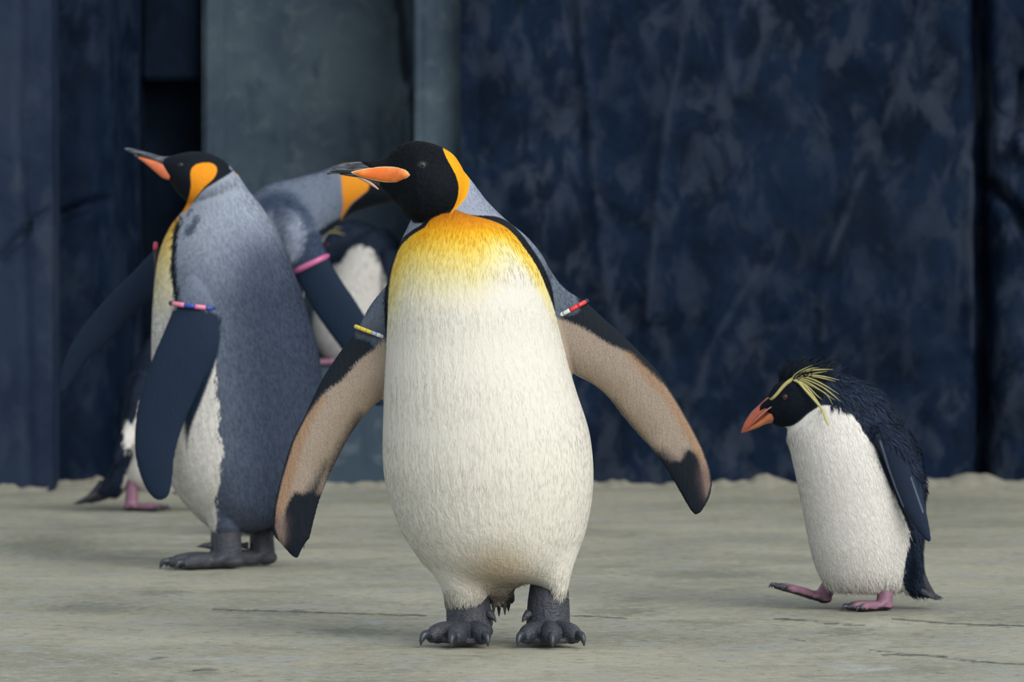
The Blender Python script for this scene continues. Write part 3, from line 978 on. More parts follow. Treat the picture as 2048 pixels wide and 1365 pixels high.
# bill
B.part('upper_mandible', B.loft([(800, 320, 800, 338, -.032, .010, .010), (778, 322, 778, 343, -.032, .010, .010), (760, 323, 760, 347, -.032, .0098, .0098), (738, 324, 738, 348, -.032, .0094, .0094), (712, 324, 712, 348, -.032, .0085, .0085),
                                 (688, 328, 688, 348, -.032, .0068, .0068), (670, 333, 669, 348, -.032, .005, .005), (659, 341, 658, 349, -.032, .003, .003), (654, 347, 655, 350, -.032, .0012, .0012)], n=24), M['bill'])
lo = B.part('lower_mandible', B.loft([(790, 345, 785, 395, -.032, .015, .015), (770, 343, 768, 378, -.032, .013, .013), (745, 344, 750, 367, -.032, .0095, .0095), (725, 345, 728, 358, -.032, .007, .007), (706, 346, 706, 354, -.032, .0055, .0055), (688, 347, 688, 351, -.032, .003, .003), (680, 348, 680, 350, -.032, .001, .001)], n=24), M['bill'])
for s in (-1, 1):
    o_ = -.032 + s * 0.011
    pr = B.part('bill_plate_rim', B.loft([(701, 344, 703, 347, -.032 + s * .0052, .0022, .0022), (715, 340, 718, 353, -.032 + s * .0068, .003, .003), (740, 335.5, 743, 360, -.032 + s * .009, .004, .004), (770, 333, 772, 365.5, -.032 + s * .0145, .005, .005),
                                          (795, 334, 796, 366, -.032 + s * .0245, .006, .006), (812, 339, 812, 360, -.032 + s * .034, .006, .006), (823, 348, 822, 355, -.032 + s * .040, .004, .004)], n=24), M['plate_rim'])
    B.part('bill_plate', B.loft([(708, 344, 709, 347, -.032 + s * .0062, .003, .003), (720, 341, 722, 353, -.032 + s * .0078, .0042, .0042), (742, 337, 744, 358.5, -.032 + s * .010, .0055, .0055), (770, 335, 772, 363.5, -.032 + s * .0155, .0066, .0066),
                                 (792, 336, 793, 364, -.032 + s * .0245, .0075, .0075), (807, 341, 807, 359.5, -.032 + s * .0325, .008, .008), (816, 347, 815.5, 353, -.032 + s * .0375, .005, .005)], n=24), M['plate'], pr)
B.part('gape_skin', tube([B.p(712, 353, -.034), B.p(728, 360, -.038), B.p(744, 369, -.042), B.p(757, 379, -.046)], [.0012, .0024, .0026, .0012]), M['gape'])
B.eye(845, 331, 0.0072, M['iris_brown'])

# feet and tail
gz = 0.0
for (ua, ut, vt, hd, sp_) in ((940, 935, 1185, -0.24, 0.52), (1096, 1098, 1165, 0.05, 0.50)):
    ank = B.p(ua, 1275, -.012); ank[2] = 0.001
    top = B.p(ut, vt, -.004)
    f = B.foot(ank, top, hd, 0.112, 0.0192, 0.041 if ua < 1000 else 0.0385, M['king_foot'], M['claw'], splay=sp_)
    s = 1 if ua < 1000 else -1
    h0 = B.p(ua + s * 38, 1228, -.03); h1 = B.p(ua + s * 46, 1236, -.036); h2 = B.p(ua + s * 52, 1245, -.04)
    B.part('claw', tube([h0, h1, h2], [.008, .005, .0008]), M['king_foot'], f)
tl = B.part('tail', B.loft([(970, 1165, 1035, 1165, .085, .02, .02), (975, 1195, 1025, 1195, .09, .014, .014), (985, 1215, 1015, 1215, .095, .008, .008)], n=20), M['tail'])
for k, (u0, u1, v1) in enumerate(((968, 962, 1200), (978, 976, 1222), (988, 987, 1230), (998, 998, 1234), (1008, 1010, 1231), (1016, 1017, 1224), (1022, 1024, 1208))):
    B.blade('tail_feather', [B.p(u0, 1172, .088), B.p((u0 + u1) / 2, 1200 if v1 > 1205 else 1188, .086), B.p(u1, v1, .088)], 0.0055, 0.0012, M['tail_olive'] if k in (2, 4) else M['tail'], tl)

bd = M
B.band((711, 653), (776, 677), .010, .0215, .0036, [(1.15, bd['b_yellow']), (1.15, bd['b_yellow']), (1.1, bd['b_yellow']), (1.0, bd['b_ice']), (1.0, bd['b_white']), (.9, bd['b_white'])], M['cord'], 'flipper band of yellow and white beads', front=(0.01, 0.93))
B.band((1174, 602), (1112, 635), .010, .0225, .0038, [(.35, M['cord']), (1.2, bd['b_red']), (1.2, bd['b_red']), (1.0, bd['b_white']), (.9, bd['b_white'])], M['cord'], 'flipper band of red and white beads', front=(0.0, 0.95))

# ---------------------------------------------------------------- 2. king penguin seen from behind
B = Bird('king_penguin', 2.07, 480, 'king penguin with its grey back turned, wearing a pink and blue flipper band', 'penguin', 'king penguins')
torso = B.loft([
    (398, 352, 474, 347, -.005, .035, .035), (390, 372, 484, 362, -.004, .042, .045), (380, 395, 500, 385, 0, .055, .06), (366, 420, 522, 412, 0, .07, .08), (342, 452, 546, 448, 0, .09, .10),
    (324, 490, 566, 488, 0, .11, .125), (314, 530, 582, 530, 0, .125, .14), (308, 580, 601, 580, 0, .135, .15), (304, 640, 619, 640, 0, .142, .155), (303, 700, 636, 700, 0, .148, .16), (304, 780, 647, 780, 0, .15, .165),
    (310, 860, 650, 860, 0, .15, .165), (324, 930, 641, 930, 0, .144, .155), (352, 985, 622, 985, 0, .128, .135), (385, 1025, 595, 1022, 0, .105, .11), (412, 1050, 560, 1048, 0, .075, .08), (440, 1064, 525, 1062, 0, .04, .04)], n=48)
thL = B.loft([(395, 1000, 500, 1000, -.05, .06, .06), (412, 1035, 490, 1035, -.05, .045, .05), (420, 1058, 482, 1058, -.05, .035, .035), (428, 1068, 474, 1068, -.05, .02, .02)], n=24)
thR = B.loft([(480, 1000, 590, 1000, .05, .06, .06), (490, 1035, 565, 1035, .05, .05, .05), (500, 1060, 552, 1060, .05, .035, .035)], n=24)
head = B.loft([
    (486, 372, 420, 410, -.01, .038, .038), (470, 345, 398, 410, -.016, .046, .044), (446, 320, 380, 408, -.02, .048, .044), (415, 306, 366, 398, -.022, .047, .043),
    (385, 303, 353, 384, -.024, .043, .04), (360, 307, 345, 371, -.025, .034, .032), (342, 312, 338, 362, -.026, .025, .024), (327, 315, 328, 352, -.026, .016, .016)], n=36)
flN = B.loft([
    (372, 540, 440, 560, -.09, .03, .03), (356, 590, 440, 600, -.115, .026, .03), (344, 625, 443, 645, -.13, .022, .022), (325, 670, 440, 685, -.142, .017, .017), (303, 722, 424, 728, -.148, .014, .014), (283, 785, 395, 788, -.15, .012, .012),
    (271, 845, 366, 853, -.15, .011, .011), (269, 900, 350, 910, -.15, .01, .01), (278, 945, 345, 957, -.148, .009, .009), (292, 978, 340, 985, -.147, .007, .007), (305, 995, 332, 997, -.146, .005, .005), (315, 1001, 323, 1001, -.146, .003, .003)], n=30)
flF = B.loft([
    (350, 490, 350, 600, .10, .03, .03), (312, 498, 318, 594, .13, .02, .02), (262, 548, 286, 612, .15, .014, .014), (205, 605, 250, 646, .16, .012, .012), (163, 657, 212, 690, .165, .011, .011), (136, 702, 176, 722, .168, .009, .009),
    (122, 745, 146, 764, .17, .007, .007), (119, 772, 131, 784, .17, .005, .005), (121, 785, 125, 789, .17, .003, .003)], n=26)
WH = [(357, 432), (349, 455), (344, 490), (342, 540), (349, 590), (365, 640), (405, 690), (430, 714), (437, 770), (440, 850), (447, 900), (437, 960), (431, 1010), (424, 1066), (300, 1100), (200, 900), (210, 500), (300, 430)]
EAR2 = [(381, 345), (388, 332), (404, 326), (424, 327), (434, 338), (428, 356), (408, 375), (392, 395), (376, 418), (364, 428), (376, 400), (382, 372)]
EAR2B = [(458, 328), (470, 336), (486, 356), (476, 352)]
HOOD2 = [(200, 200), (460, 250), (458, 330), (466, 342), (436, 362), (408, 380), (388, 403), (374, 418), (362, 424), (300, 420)]


def pat_two(u, v, y, N):
    a = {}
    d = sdf(u, v, WH)
    d = d - np.maximum(y, 0) * 650 * sstep(v, 420, 520)
    wn_ = (fbm(u / 14, v / 20, 2, 5) - 0.5) * 16 * sstep(v, 700, 740)
    a['white'] = d + wn_
    a['line'] = a['white'] - 11 * sstep(v, 640, 590) * sstep(v, 425, 450)
    a['hood'] = sdf(u, v, HOOD2)
    a['ear'] = np.minimum(sdf(u, v, EAR2), sdf(u, v, EAR2B))
    a['yel'] = np.clip((v - 430) / 230, 0, 1)
    base = sstep(v, 420, 640) * 0.55 + 0.5 * sstep(u - (v - 420) * 0.12, 400, 520) * sstep(v, 400, 520) + 0.12 * sstep(v, 640, 1050)
    a['gry'] = np.clip(base, 0, 1)
    fl = [(342, 618), (442, 628), (470, 690), (432, 730), (400, 800), (372, 880), (360, 1020), (240, 1020), (240, 800)]
    a['flip'] = np.maximum(sdf(u, v, fl), (y + 0.105) * 900)
    ff = [(330, 470), (326, 620), (240, 700), (120, 820), (60, 800), (100, 600)]
    a['flip'] = np.minimum(a['flip'], np.maximum(sdf(u, v, ff), (0.095 - y) * 900))
    a['flip'] = np.minimum(a['flip'], np.maximum(sdf(u, v, fl, 1) + 400, 1))
    a['spot'] = np.minimum(np.minimum(sdf(u, v, [(388, 432), (402, 430), (398, 446), (386, 452)]), sdf(u, v, [(372, 452), (392, 446), (390, 464), (374, 470)])), sdf(u, v, [(376, 420), (386, 418), (384, 426)]))
    a['leg'] = 1070 - v - 8 + 0 * u
    return a


def fixflip(f):
    return f


mat_two = plumage('grey_backed_coat', ('ramp', 'gry', [(0, (138, 147, 162)), (0.35, (110, 119, 136)), (0.7, (68, 78, 96)), (1.0, (50, 59, 77))], 0.22), [
    dict(a='line', c=(18, 26, 38), w=2, n=5),
    dict(a='white', c=('ramp', 'yel', [(0, (214, 150, 40)), (0.16, (222, 190, 96)), (0.45, (220, 208, 160)), (0.9, (206, 204, 200))], 0.06), w=2, n=8),
    dict(a='flip', c=(24, 38, 57), w=4, n=8),
    dict(a='spot', c=(50, 60, 80), w=2, n=4, s=0.8),
    dict(a='hood', c=(12, 19, 28), w=2, n=4),
    dict(a='ear', c=(222, 140, 30), w=1.5, n=3)], bump=0.35, speck=0.4)


def pat_two_fixed(u, v, y, N):
    a = pat_two(u, v, y, N)
    fl = [(342, 622), (436, 630), (441, 655), (440, 690), (430, 730), (404, 800), (376, 880), (364, 1020), (240, 1020), (240, 800)]
    ff = [(330, 470), (326, 620), (240, 700), (120, 820), (60, 800), (100, 600)]
    a['flip'] = np.minimum(np.maximum(sdf(u, v, fl), (y + 0.118) * 900), np.maximum(sdf(u, v, ff), (0.09 - y) * 900))
    return a


B.body([torso, thL, thR, head, flN, flF], 0.0034, pat_two_fixed, mat_two, iters=4)
cx = float(B.p(480, 700)[0])
ok = (B.att['hood'] > 3) * (B.att['ear'] > 2) * (B.att['flip'] > 6) * (B.v > 345) * 1.0
B.feathers('coat_feathers', ok, 30000, 0.013, 0.0022, down_flow(cx, 0.4), 0.08, 0.3)
B.part('upper_mandible', B.loft([(345, 312, 340, 345, -.026, .015, .015), (325, 313, 322, 334, -.026, .011, .011), (300, 306, 298, 321, -.026, .0085, .0085), (276, 300, 276, 312, -.026, .0065, .0065), (260, 296, 260, 305, -.026, .0045, .0045), (248, 296, 249, 299, -.026, .0015, .0015)], n=20), M['bill'])
lo = B.part('lower_mandible', B.loft([(345, 340, 342, 364, -.026, .015, .015), (325, 328, 322, 350, -.026, .011, .011), (300, 318, 297, 332, -.026, .0075, .0075), (278, 311, 277, 318, -.026, .004, .004), (262, 304, 262, 306, -.026, .0015, .0015)], n=20), M['bill'])
for s in (-1, 1):
    B.part('bill_plate', B.loft([(276, 314, 277, 317, -.026 + s * .004, .002, .002), (292, 317, 289, 326, -.026 + s * .0062, .004, .004), (315, 324, 308, 342, -.026 + s * .0098, .005, .005), (333, 334, 325, 356, -.026 + s * .014, .006, .006), (342, 347, 338, 360, -.026 + s * .018, .004, .004)], n=20), M['plate_dim'], lo)
B.eye(362, 331, 0.0060, M['iris_dark'])
for (ua, ut, vt, yc, hd, vv) in ((452, 452, 1040, -.05, -1.35, 0), (525, 522, 1045, .06, -1.15, 0)):
    ank = B.p(ua, 1120, yc); ank[2] = 0.001
    top = B.p(ut, vt, yc)
    f = B.foot(ank, top, hd, 0.122, 0.0165, 0.034 if yc < 0 else 0.027, M['king_foot'], M['claw'], splay=0.42, voxel=0.003)
    h = B.p(ua - 42, 1090, yc - .01)
    B.part('claw', tube([B.p(ua - 28, 1092, yc - .01), B.p(ua - 44, 1092, yc - .01), B.p(ua - 58, 1094, yc - .01)], [.008, .005, .001]), M['king_foot'], f)
tl = B.part('tail', B.loft([(520, 1010, 600, 1000, .0, .04, .03), (545, 1050, 600, 1040, -.0, .025, .02), (570, 1080, 602, 1075, -.0, .014, .012)], n=20), M['tail'])
for k in range(5):
    B.blade('tail_feather', [B.p(540 + 12 * k, 1035, -.01 + .004 * k), B.p(556 + 11 * k, 1066, -.01 + .004 * k), B.p(572 + 9 * k, 1098, -.01 + .004 * k)], 0.007, 0.0012, M['tail'], tl)
B.band((342, 607), (432, 618), -.128, .024, .0050, [(.25, M['cord']), (1.2, bd['b_pink']), (1.0, bd['b_blue']), (1.1, bd['b_pink']), (.7, bd['b_blue'])], M['cord'], 'flipper band of pink and blue beads', front=(0.0, 0.94))
B.band((311, 488), (318, 590), .13, .024, .005, [(.5, bd['b_crimson']), (3.0, M['cord'])], M['cord'], 'dark flipper band with a crimson bead', front=(0.0, 0.96))

# ---------------------------------------------------------------- 3. king penguin bending forward behind them
B = Bird('king_penguin', 3.3, 540, 'king penguin stooping forward with plain pink flipper band, behind the others', 'penguin', 'king penguins')
torso = B.loft([
    (505, 1020, 575, 1020, 0, .04, .04), (482, 990, 594, 990, 0, .09, .09), (464, 920, 608, 920, 0, .13, .13), (455, 820, 612, 820, 0, .145, .145), (453, 720, 608, 720, 0, .145, .145), (455, 630, 604, 635, 0, .14, .14), (460, 550, 612, 565, 0, .135, .135),
    (470, 470, 632, 512, 0, .125, .125), (490, 408, 652, 474, 0, .11, .11), (532, 372, 664, 460, -.005, .085, .085), (590, 357, 678, 448, -.01, .066, .066), (640, 344, 690, 436, -.015, .056, .056),
    (680, 330, 704, 427, -.02, .052, .052), (716, 326, 728, 418, -.02, .05, .05), (750, 332, 756, 410, -.02, .046, .046), (778, 346, 780, 404, -.02, .036, .036), (798, 362, 800, 394, -.02, .022, .022)], n=44)
flp = B.loft([
    (590, 395, 535, 450, -.07, .035, .04), (628, 440, 556, 490, -.10, .034, .036), (648, 492, 578, 524, -.12, .026, .026), (660, 520, 590, 546, -.125, .022, .022), (680, 556, 606, 582, -.128, .017, .017),
    (710, 600, 632, 628, -.13, .014, .014), (740, 650, 664, 674, -.13, .012, .012), (762, 705, 700, 722, -.13, .011, .011), (772, 760, 730, 772, -.13, .009, .009), (770, 810, 752, 814, -.13, .005, .005)], n=28)
shl = B.loft([(560, 405, 540, 470, -.08, .03, .04), (590, 420, 566, 500, -.1, .034, .04), (612, 450, 585, 520, -.11, .03, .03)], n=24)
HOOD3 = [(735, 340), (735, 376), (722, 392), (704, 408), (692, 425), (686, 440), (760, 440), (860, 420), (860, 300), (735, 300)]
EAR3 = [(682, 320), (700, 318), (736, 330), (738, 374), (724, 390), (704, 406), (691, 424), (682, 440), (686, 410), (684, 380)]


def pat_three(u, v, y, N):
    a = {'hood': sdf(u, v, HOOD3), 'ear': sdf(u, v, EAR3)}
    a['gry'] = np.clip(0.25 + 0.5 * np.exp(-(((u - 555) / 45) ** 2 + ((v - 405) / 26) ** 2)) + 0.6 * sstep(v, 520, 620), 0, 1)
    fl = [(650, 506), (668, 520), (700, 570), (800, 700), (800, 860), (690, 760), (610, 620), (580, 548), (592, 536), (620, 522)]
    a['flip'] = np.maximum(sdf(u, v, fl, 2), (y + 0.07) * 900)
    a['pch'] = np.maximum(sdf(u, v, [(580, 448), (600, 440), (612, 460), (610, 490), (596, 515), (580, 508), (574, 475)]), (y + 0.08) * 900)
    a['arm'] = np.maximum(sdf(u, v, [(612, 470), (640, 462), (668, 520), (590, 548), (586, 528), (606, 505)]), (y + 0.07) * 900)
    a['arc'] = np.maximum(pline(u, v, [(520, 420), (545, 398), (580, 396), (606, 418), (620, 450)]) - 12, y * 900)
    a['belly'] = np.maximum(sdf(u, v, [(600, 520), (640, 470), (700, 430), (720, 470), (680, 700), (620, 1040), (560, 1040), (590, 800)]), (-0.02 - y) * 900)
    a['ln'] = np.maximum(pline(u, v, [(626, 476), (650, 460), (690, 438)]) - 7, (-0.09 - y) * 900)
    return a


mat_three = plumage('stooping_coat', ('ramp', 'gry', [(0, (118, 128, 144)), (0.3, (98, 108, 126)), (0.7, (56, 66, 86)), (1.0, (42, 52, 70))], 0.1), [
    dict(a='belly', c=(200, 198, 190), w=3, n=6), dict(a='ln', c=(26, 34, 46), w=4, n=5), dict(a='arc', c=(46, 58, 80), w=9, n=6, s=0.8),
    dict(a='arm', c=(48, 60, 82), w=7, n=6), dict(a='flip', c=(21, 35, 54), w=3, n=6), dict(a='pch', c=(126, 134, 152), w=6, n=8, s=0.9),
    dict(a='hood', c=(12, 19, 28), w=3, n=4), dict(a='ear', c=(206, 132, 34), w=3, n=4)], bump=0.3)
B.body([torso, flp, shl], 0.0042, pat_three, mat_three, iters=5)
B.feathers('coat_feathers', (B.att['hood'] > 3) * (B.att['ear'] > 12) * (B.att['flip'] > 5) * (B.v < 700) * 1.0, 9000, 0.013, 0.003, lambda r, N: np.tile(np.array([-0.6, 0, -0.8]), (len(r), 1)), 0.08, 0.3)
B.part('upper_mandible', B.loft([(790, 362, 792, 382, -.02, .014, .014), (830, 374, 830, 388, -.02, .009, .009), (870, 384, 870, 392, -.02, .006, .006), (900, 396, 899, 400, -.02, .002, .002)], n=18), M['bill'])
B.part('lower_mandible', B.loft([(790, 378, 792, 394, -.02, .013, .013), (830, 386, 830, 394, -.02, .008, .008), (880, 395, 880, 398, -.02, .003, .003)], n=18), M['plate_dim'])
B.eye(772, 362, 0.0066, M['iris_brown'])
for (ua, yc) in ((515, .02), (560, .05)):
    ank = B.p(ua, 1040, yc); ank[2] = 0.001
    B.foot(ank, B.p(ua, 985, yc), 0.15, 0.11, 0.0165, 0.03, M['king_foot'], M['claw'], splay=0.42, voxel=0.0035)
tl = B.part('tail', B.loft([(470, 960, 520, 990, .0, .04, .04), (462, 1000, 490, 1012, .0, .02, .02), (456, 1030, 468, 1034, .0, .008, .008)], n=18), M['tail'])
for k in range(4):
    B.blade('tail_feather', [B.p(480 + 6 * k, 990, -.01 + .006 * k), B.p(468 + 6 * k, 1015, -.01 + .006 * k), B.p(458 + 6 * k, 1042, -.01 + .006 * k)], 0.007, 0.0012, M['tail'], tl)
B.band((591, 543), (655, 512), -.123, .028, .0068, [(1, bd['b_rose'])], bd['b_rose'], 'plain pink flipper band', front=(0.02, 0.98))


# ---------------------------------------------------------------- rockhoppers
def yellow_plume():
    t = NT('sulphur_yellow_plume')
    c = t.mix(t.noise(160, 3), alb((156, 150, 94)), alb((184, 178, 122)))
    return t.done(c, 0.6, None, 0.2)


M['plume'] = yellow_plume()
M['hop_upper'] = simple_mat('red_brown_bill', (146, 74, 56), 0.38, 0.22, 70)
M['hop_lower'] = simple_mat('orange_brown_bill', (160, 94, 60), 0.38, 0.18, 70)
M['hop_line'] = simple_mat('pale_bill_seam', (150, 116, 110), 0.5, 0.1)

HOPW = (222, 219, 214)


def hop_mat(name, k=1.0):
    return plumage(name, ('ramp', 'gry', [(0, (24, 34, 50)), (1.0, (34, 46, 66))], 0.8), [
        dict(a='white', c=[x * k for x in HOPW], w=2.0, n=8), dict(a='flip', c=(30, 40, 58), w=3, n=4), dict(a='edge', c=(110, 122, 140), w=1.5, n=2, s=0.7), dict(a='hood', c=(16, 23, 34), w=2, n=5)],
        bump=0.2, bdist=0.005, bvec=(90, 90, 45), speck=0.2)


B = Bird('rockhopper_penguin', 0.80, 1720, 'small crested penguin walking with one pink foot lifted, yellow plumes and orange bill', 'penguin', 'rockhopper penguins')
torso = B.loft([
    (1668, 1181, 1790, 1186, 0, .03, .03), (1650, 1170, 1806, 1176, 0, .055, .055), (1634, 1142, 1826, 1150, 0, .075, .075), (1621, 1100, 1840, 1100, 0, .09, .09), (1611, 1050, 1847, 1050, 0, .097, .097), (1601, 1000, 1848, 1000, 0, .10, .10),
    (1591, 950, 1842, 950, 0, .10, .10), (1581, 905, 1830, 905, 0, .095, .095), (1574, 868, 1814, 862, 0, .086, .086), (1583, 835, 1794, 822, 0, .075, .075), (1602, 800, 1764, 786, 0, .062, .062), (1625, 775, 1724, 762, 0, .045, .045)], n=44)
head = B.loft([
    (1735, 770, 1690, 850, 0, .055, .055), (1692, 750, 1642, 856, 0, .056, .056), (1652, 738, 1606, 859, 0, .052, .052), (1616, 735, 1586, 858, 0, .047, .047), (1584, 742, 1570, 855, 0, .042, .042),
    (1560, 760, 1556, 852, 0, .030, .030), (1545, 778, 1546, 847, 0, .020, .020), (1534, 796, 1538, 838, 0, .012, .012)], n=36)
flp = B.loft([
    (1735, 845, 1800, 850, -.06, .03, .03), (1746, 880, 1812, 878, -.085, .022, .024), (1760, 905, 1822, 905, -.098, .016, .016), (1776, 942, 1832, 935, -.104, .012, .012), (1791, 982, 1842, 972, -.107, .010, .010), (1808, 1020, 1850, 1012, -.109, .009, .009),
    (1828, 1053, 1857, 1045, -.11, .007, .007), (1846, 1076, 1861, 1070, -.11, .005, .005), (1857, 1085, 1862, 1082, -.11, .003, .003)], n=26)
flp2 = B.loft([
    (1760, 850, 1810, 850, .06, .03, .03), (1780, 900, 1835, 895, .09, .02, .02), (1800, 950, 1846, 940, .10, .012, .012), (1822, 1000, 1852, 995, .104, .009, .009), (1836, 1040, 1853, 1036, .106, .006, .006), (1846, 1062, 1852, 1060, .106, .003, .003)], n=24)
rump = B.loft([(1790, 1060, 1848, 1060, 0, .07, .07), (1806, 1110, 1845, 1110, 0, .058, .058), (1804, 1150, 1848, 1148, 0, .045, .045), (1800, 1178, 1852, 1172, 0, .032, .032), (1822, 1192, 1858, 1184, 0, .02, .02)], n=26)
HW = [(1560, 856), (1584, 852), (1600, 842), (1618, 826), (1640, 813), (1662, 812), (1690, 819), (1710, 835), (1724, 858), (1742, 884), (1760, 915), (1778, 960), (1797, 1010), (1814, 1046), (1820, 1070), (1815, 1096), (1809, 1130), (1806, 1160),
      (1796, 1200), (1640, 1230), (1580, 1100), (1540, 900)]
HFL = [(1740, 868), (1756, 872), (1790, 900), (1815, 930), (1850, 1000), (1880, 1100), (1840, 1085), (1800, 1018), (1768, 945)]


def pat_hop(u, v, y, N):
    a = {}
    flipm = np.maximum(sdf(u, v, HFL), (np.abs(y) * -1 + 0.088) * 1090)
    a['white'] = np.maximum(sdf(u, v, HW), -np.maximum(flipm, -60))
    a['flip'] = flipm
    a['edge'] = np.maximum(pline(u, v, [(1756, 872), (1766, 900), (1778, 940), (1792, 980), (1806, 1014)]) - 2, (y + 0.095) * 900)
    a['edge'] = np.minimum(a['edge'], np.maximum(pline(u, v, [(1822, 955), (1834, 990), (1846, 1025)]) - 1.2, (y + 0.06) * 900))
    a['hood'] = sdf(u, v, [(1500, 700), (1640, 700), (1650, 780), (1636, 812), (1615, 828), (1598, 843), (1582, 852), (1560, 857), (1500, 870)])
    a['gry'] = sstep(fbm(u / 9, v / 12, 2, 3), 0.3, 0.7)
    return a


mat_hop = hop_mat('crested_coat')
B.body([torso, head, flp, flp2, rump], 0.0024, pat_hop, mat_hop, iters=3)
wh = (B.att['white'] < 0) * (B.att['hood'] > 4) * 1.0
hop_flow = lambda r, N: np.tile(np.array([0.25, 0, -1.0]), (len(r), 1))
B.feathers('belly_feathers', wh, 30000, 0.015, 0.0014, hop_flow, 0.04, 0.25)
B.feathers('hem_feathers', ((B.v > 1155) & (B.att['white'] < -2)) * 1.0, 1600, 0.022, 0.0012, hop_flow, 0.12, 0.5)
bk = ((B.att['white'] > 2) & (B.att['flip'] > 4) & (B.u > 1660)) * 1.0
B.feathers('back_feathers', bk, 11000, 0.016, 0.0022, lambda r, N: np.tile(np.array([0.55, 0, -0.9]), (len(r), 1)), 0.16, 0.4)
crw = ((B.v < 765) & (B.u > 1552) & (B.u < 1665) & (B.N[:, 2] > 0.5)) * 1.0
B.feathers('crown_feathers', crw, 1500, 0.026, 0.0022, lambda r, N: np.tile(np.array([0.8, 0, 0.75]), (len(r), 1)), 0.42, 0.5)
B.feathers('face_feathers', ((B.att['hood'] < -4) & (B.v > 770)) * 1.0, 4000, 0.007, 0.0014, lambda r, N: np.tile(np.array([0.9, 0, -0.2]), (len(r), 1)), 0.08, 0.3)
up = B.part('upper_mandible', B.loft([(1546, 786, 1552, 818, 0, .018, .018), (1531, 798, 1540, 822, 0, .0155, .0155), (1518, 810, 1527, 834, 0, .013, .013), (1503, 824, 1513, 845, 0, .0105, .0105), (1491, 842, 1500, 856, 0, .0075, .0075), (1484, 858, 1490, 864, 0, .004, .004), (1482, 866, 1484, 867, 0, .001, .001)], n=22), M['hop_upper'])
lw_ = B.part('lower_mandible', B.loft([(1556, 810, 1546, 846, 0, .017, .017), (1543, 818, 1531, 849, 0, .015, .015), (1528, 832, 1516, 856, 0, .012, .012), (1512, 845, 1503, 861, 0, .009, .009), (1499, 855, 1493, 864, 0, .005, .005), (1491, 862, 1488, 866, 0, .002, .002)], n=22), M['hop_lower'])
for s in (-1, 1):
    B.part('bill_seam', tube([B.p(1556, 808, s * .0175), B.p(1542, 815, s * .0162), B.p(1528, 825, s * .0138), B.p(1514, 838, s * .011), B.p(1504, 849, s * .0085)], [.0008, .0013, .0013, .001, .0006], n=8), M['hop_line'], lw_)
    fth = B.part('bill_base_feathers', B.loft([(1549, 790, 1553, 812, s * .011, .009, .009), (1533, 800, 1541, 818, s * .0095, .008, .008), (1522, 810, 1530, 822, s * .008, .0062, .0062), (1517, 820, 1520, 828, s * .007, .005, .005)], n=16), simple_mat('black_face_down', (10, 15, 23), 0.8, spec=0.08), up)
B.eye(1572, 795, 0.0054, M['iris_red'])


def crest(B, brow, plumes, r, n_off=0.003, parent_name='crest'):
    """yellow eyebrow with long loose plumes on both sides of the head"""
    for far in (False, True):
        def surf(u, v, off):
            h, n = B.hit(u, v, far)
            if np.linalg.norm(h - B.p(u, v)) > 0.12: h = B.p(u, v, 0.03 if far else -0.03)
            return h + np.array([0, off if far else -off, 0])
        pts = [surf(u, v, n_off * 0.9) for u, v in brow]
        k = len(pts)
        c = B.part('crest', tube(pts, r * np.linspace(0.7, 1.25, k), r * 0.6 * np.ones(k), up=(0, -1, 0), n=10), M['plume'])
        for path, w in plumes:
            q = []
            for i, (u, v) in enumerate(path):
                h = surf(u, v, n_off)
                h[1] += (1 if far else -1) * 0.004 * i
                q.append(h)
            # keep plumes springing outward smoothly
            ys = np.array([x[1] for x in q])
            base = ys[0]
            for i, x in enumerate(q):
                lim = base + (1 if far else -1) * 0.007 * i
                x[1] = max(x[1], lim) if far else min(x[1], lim)
            m = len(q)
            B.part('plume', tube(q, w * np.concatenate([[0.8], np.ones(m - 2), [0.15]]), w * 0.5 * np.ones(m), up=(0, -1, 0), n=8), M['plume'], c)


brow = [(1527, 811), (1534, 805), (1545, 797), (1554, 788), (1563, 777), (1574, 766), (1588, 757), (1600, 751)]
PL = [([(1580, 761), (1590, 748), (1604, 738), (1622, 729)], 0.00086), ([(1588, 757), (1602, 745), (1618, 737), (1634, 734)], 0.00101), ([(1592, 755), (1612, 743), (1636, 739), (1662, 738)], 0.00130), ([(1596, 753), (1616, 749), (1636, 745), (1652, 742)], 0.00094),
      ([(1596, 754), (1618, 751), (1645, 753), (1677, 760)], 0.00130), ([(1600, 753), (1628, 754), (1650, 758), (1670, 763)], 0.00101), ([(1592, 757), (1614, 756), (1640, 766), (1678, 789)], 0.00122), ([(1590, 758), (1612, 760), (1640, 772), (1660, 786), (1680, 803)], 0.00115),
      ([(1592, 759), (1612, 764), (1636, 778), (1668, 800)], 0.00108), ([(1600, 762), (1630, 776), (1652, 789), (1665, 810)], 0.00094), ([(1586, 760), (1598, 766), (1612, 782), (1628, 800), (1643, 819), (1651, 841), (1657, 854)], 0.00245),
      ([(1588, 759), (1606, 768), (1622, 786), (1640, 810)], 0.00144), ([(1590, 760), (1614, 772), (1632, 790), (1644, 800)], 0.00086)]
crest(B, brow, PL, 0.0031, 0.0045)
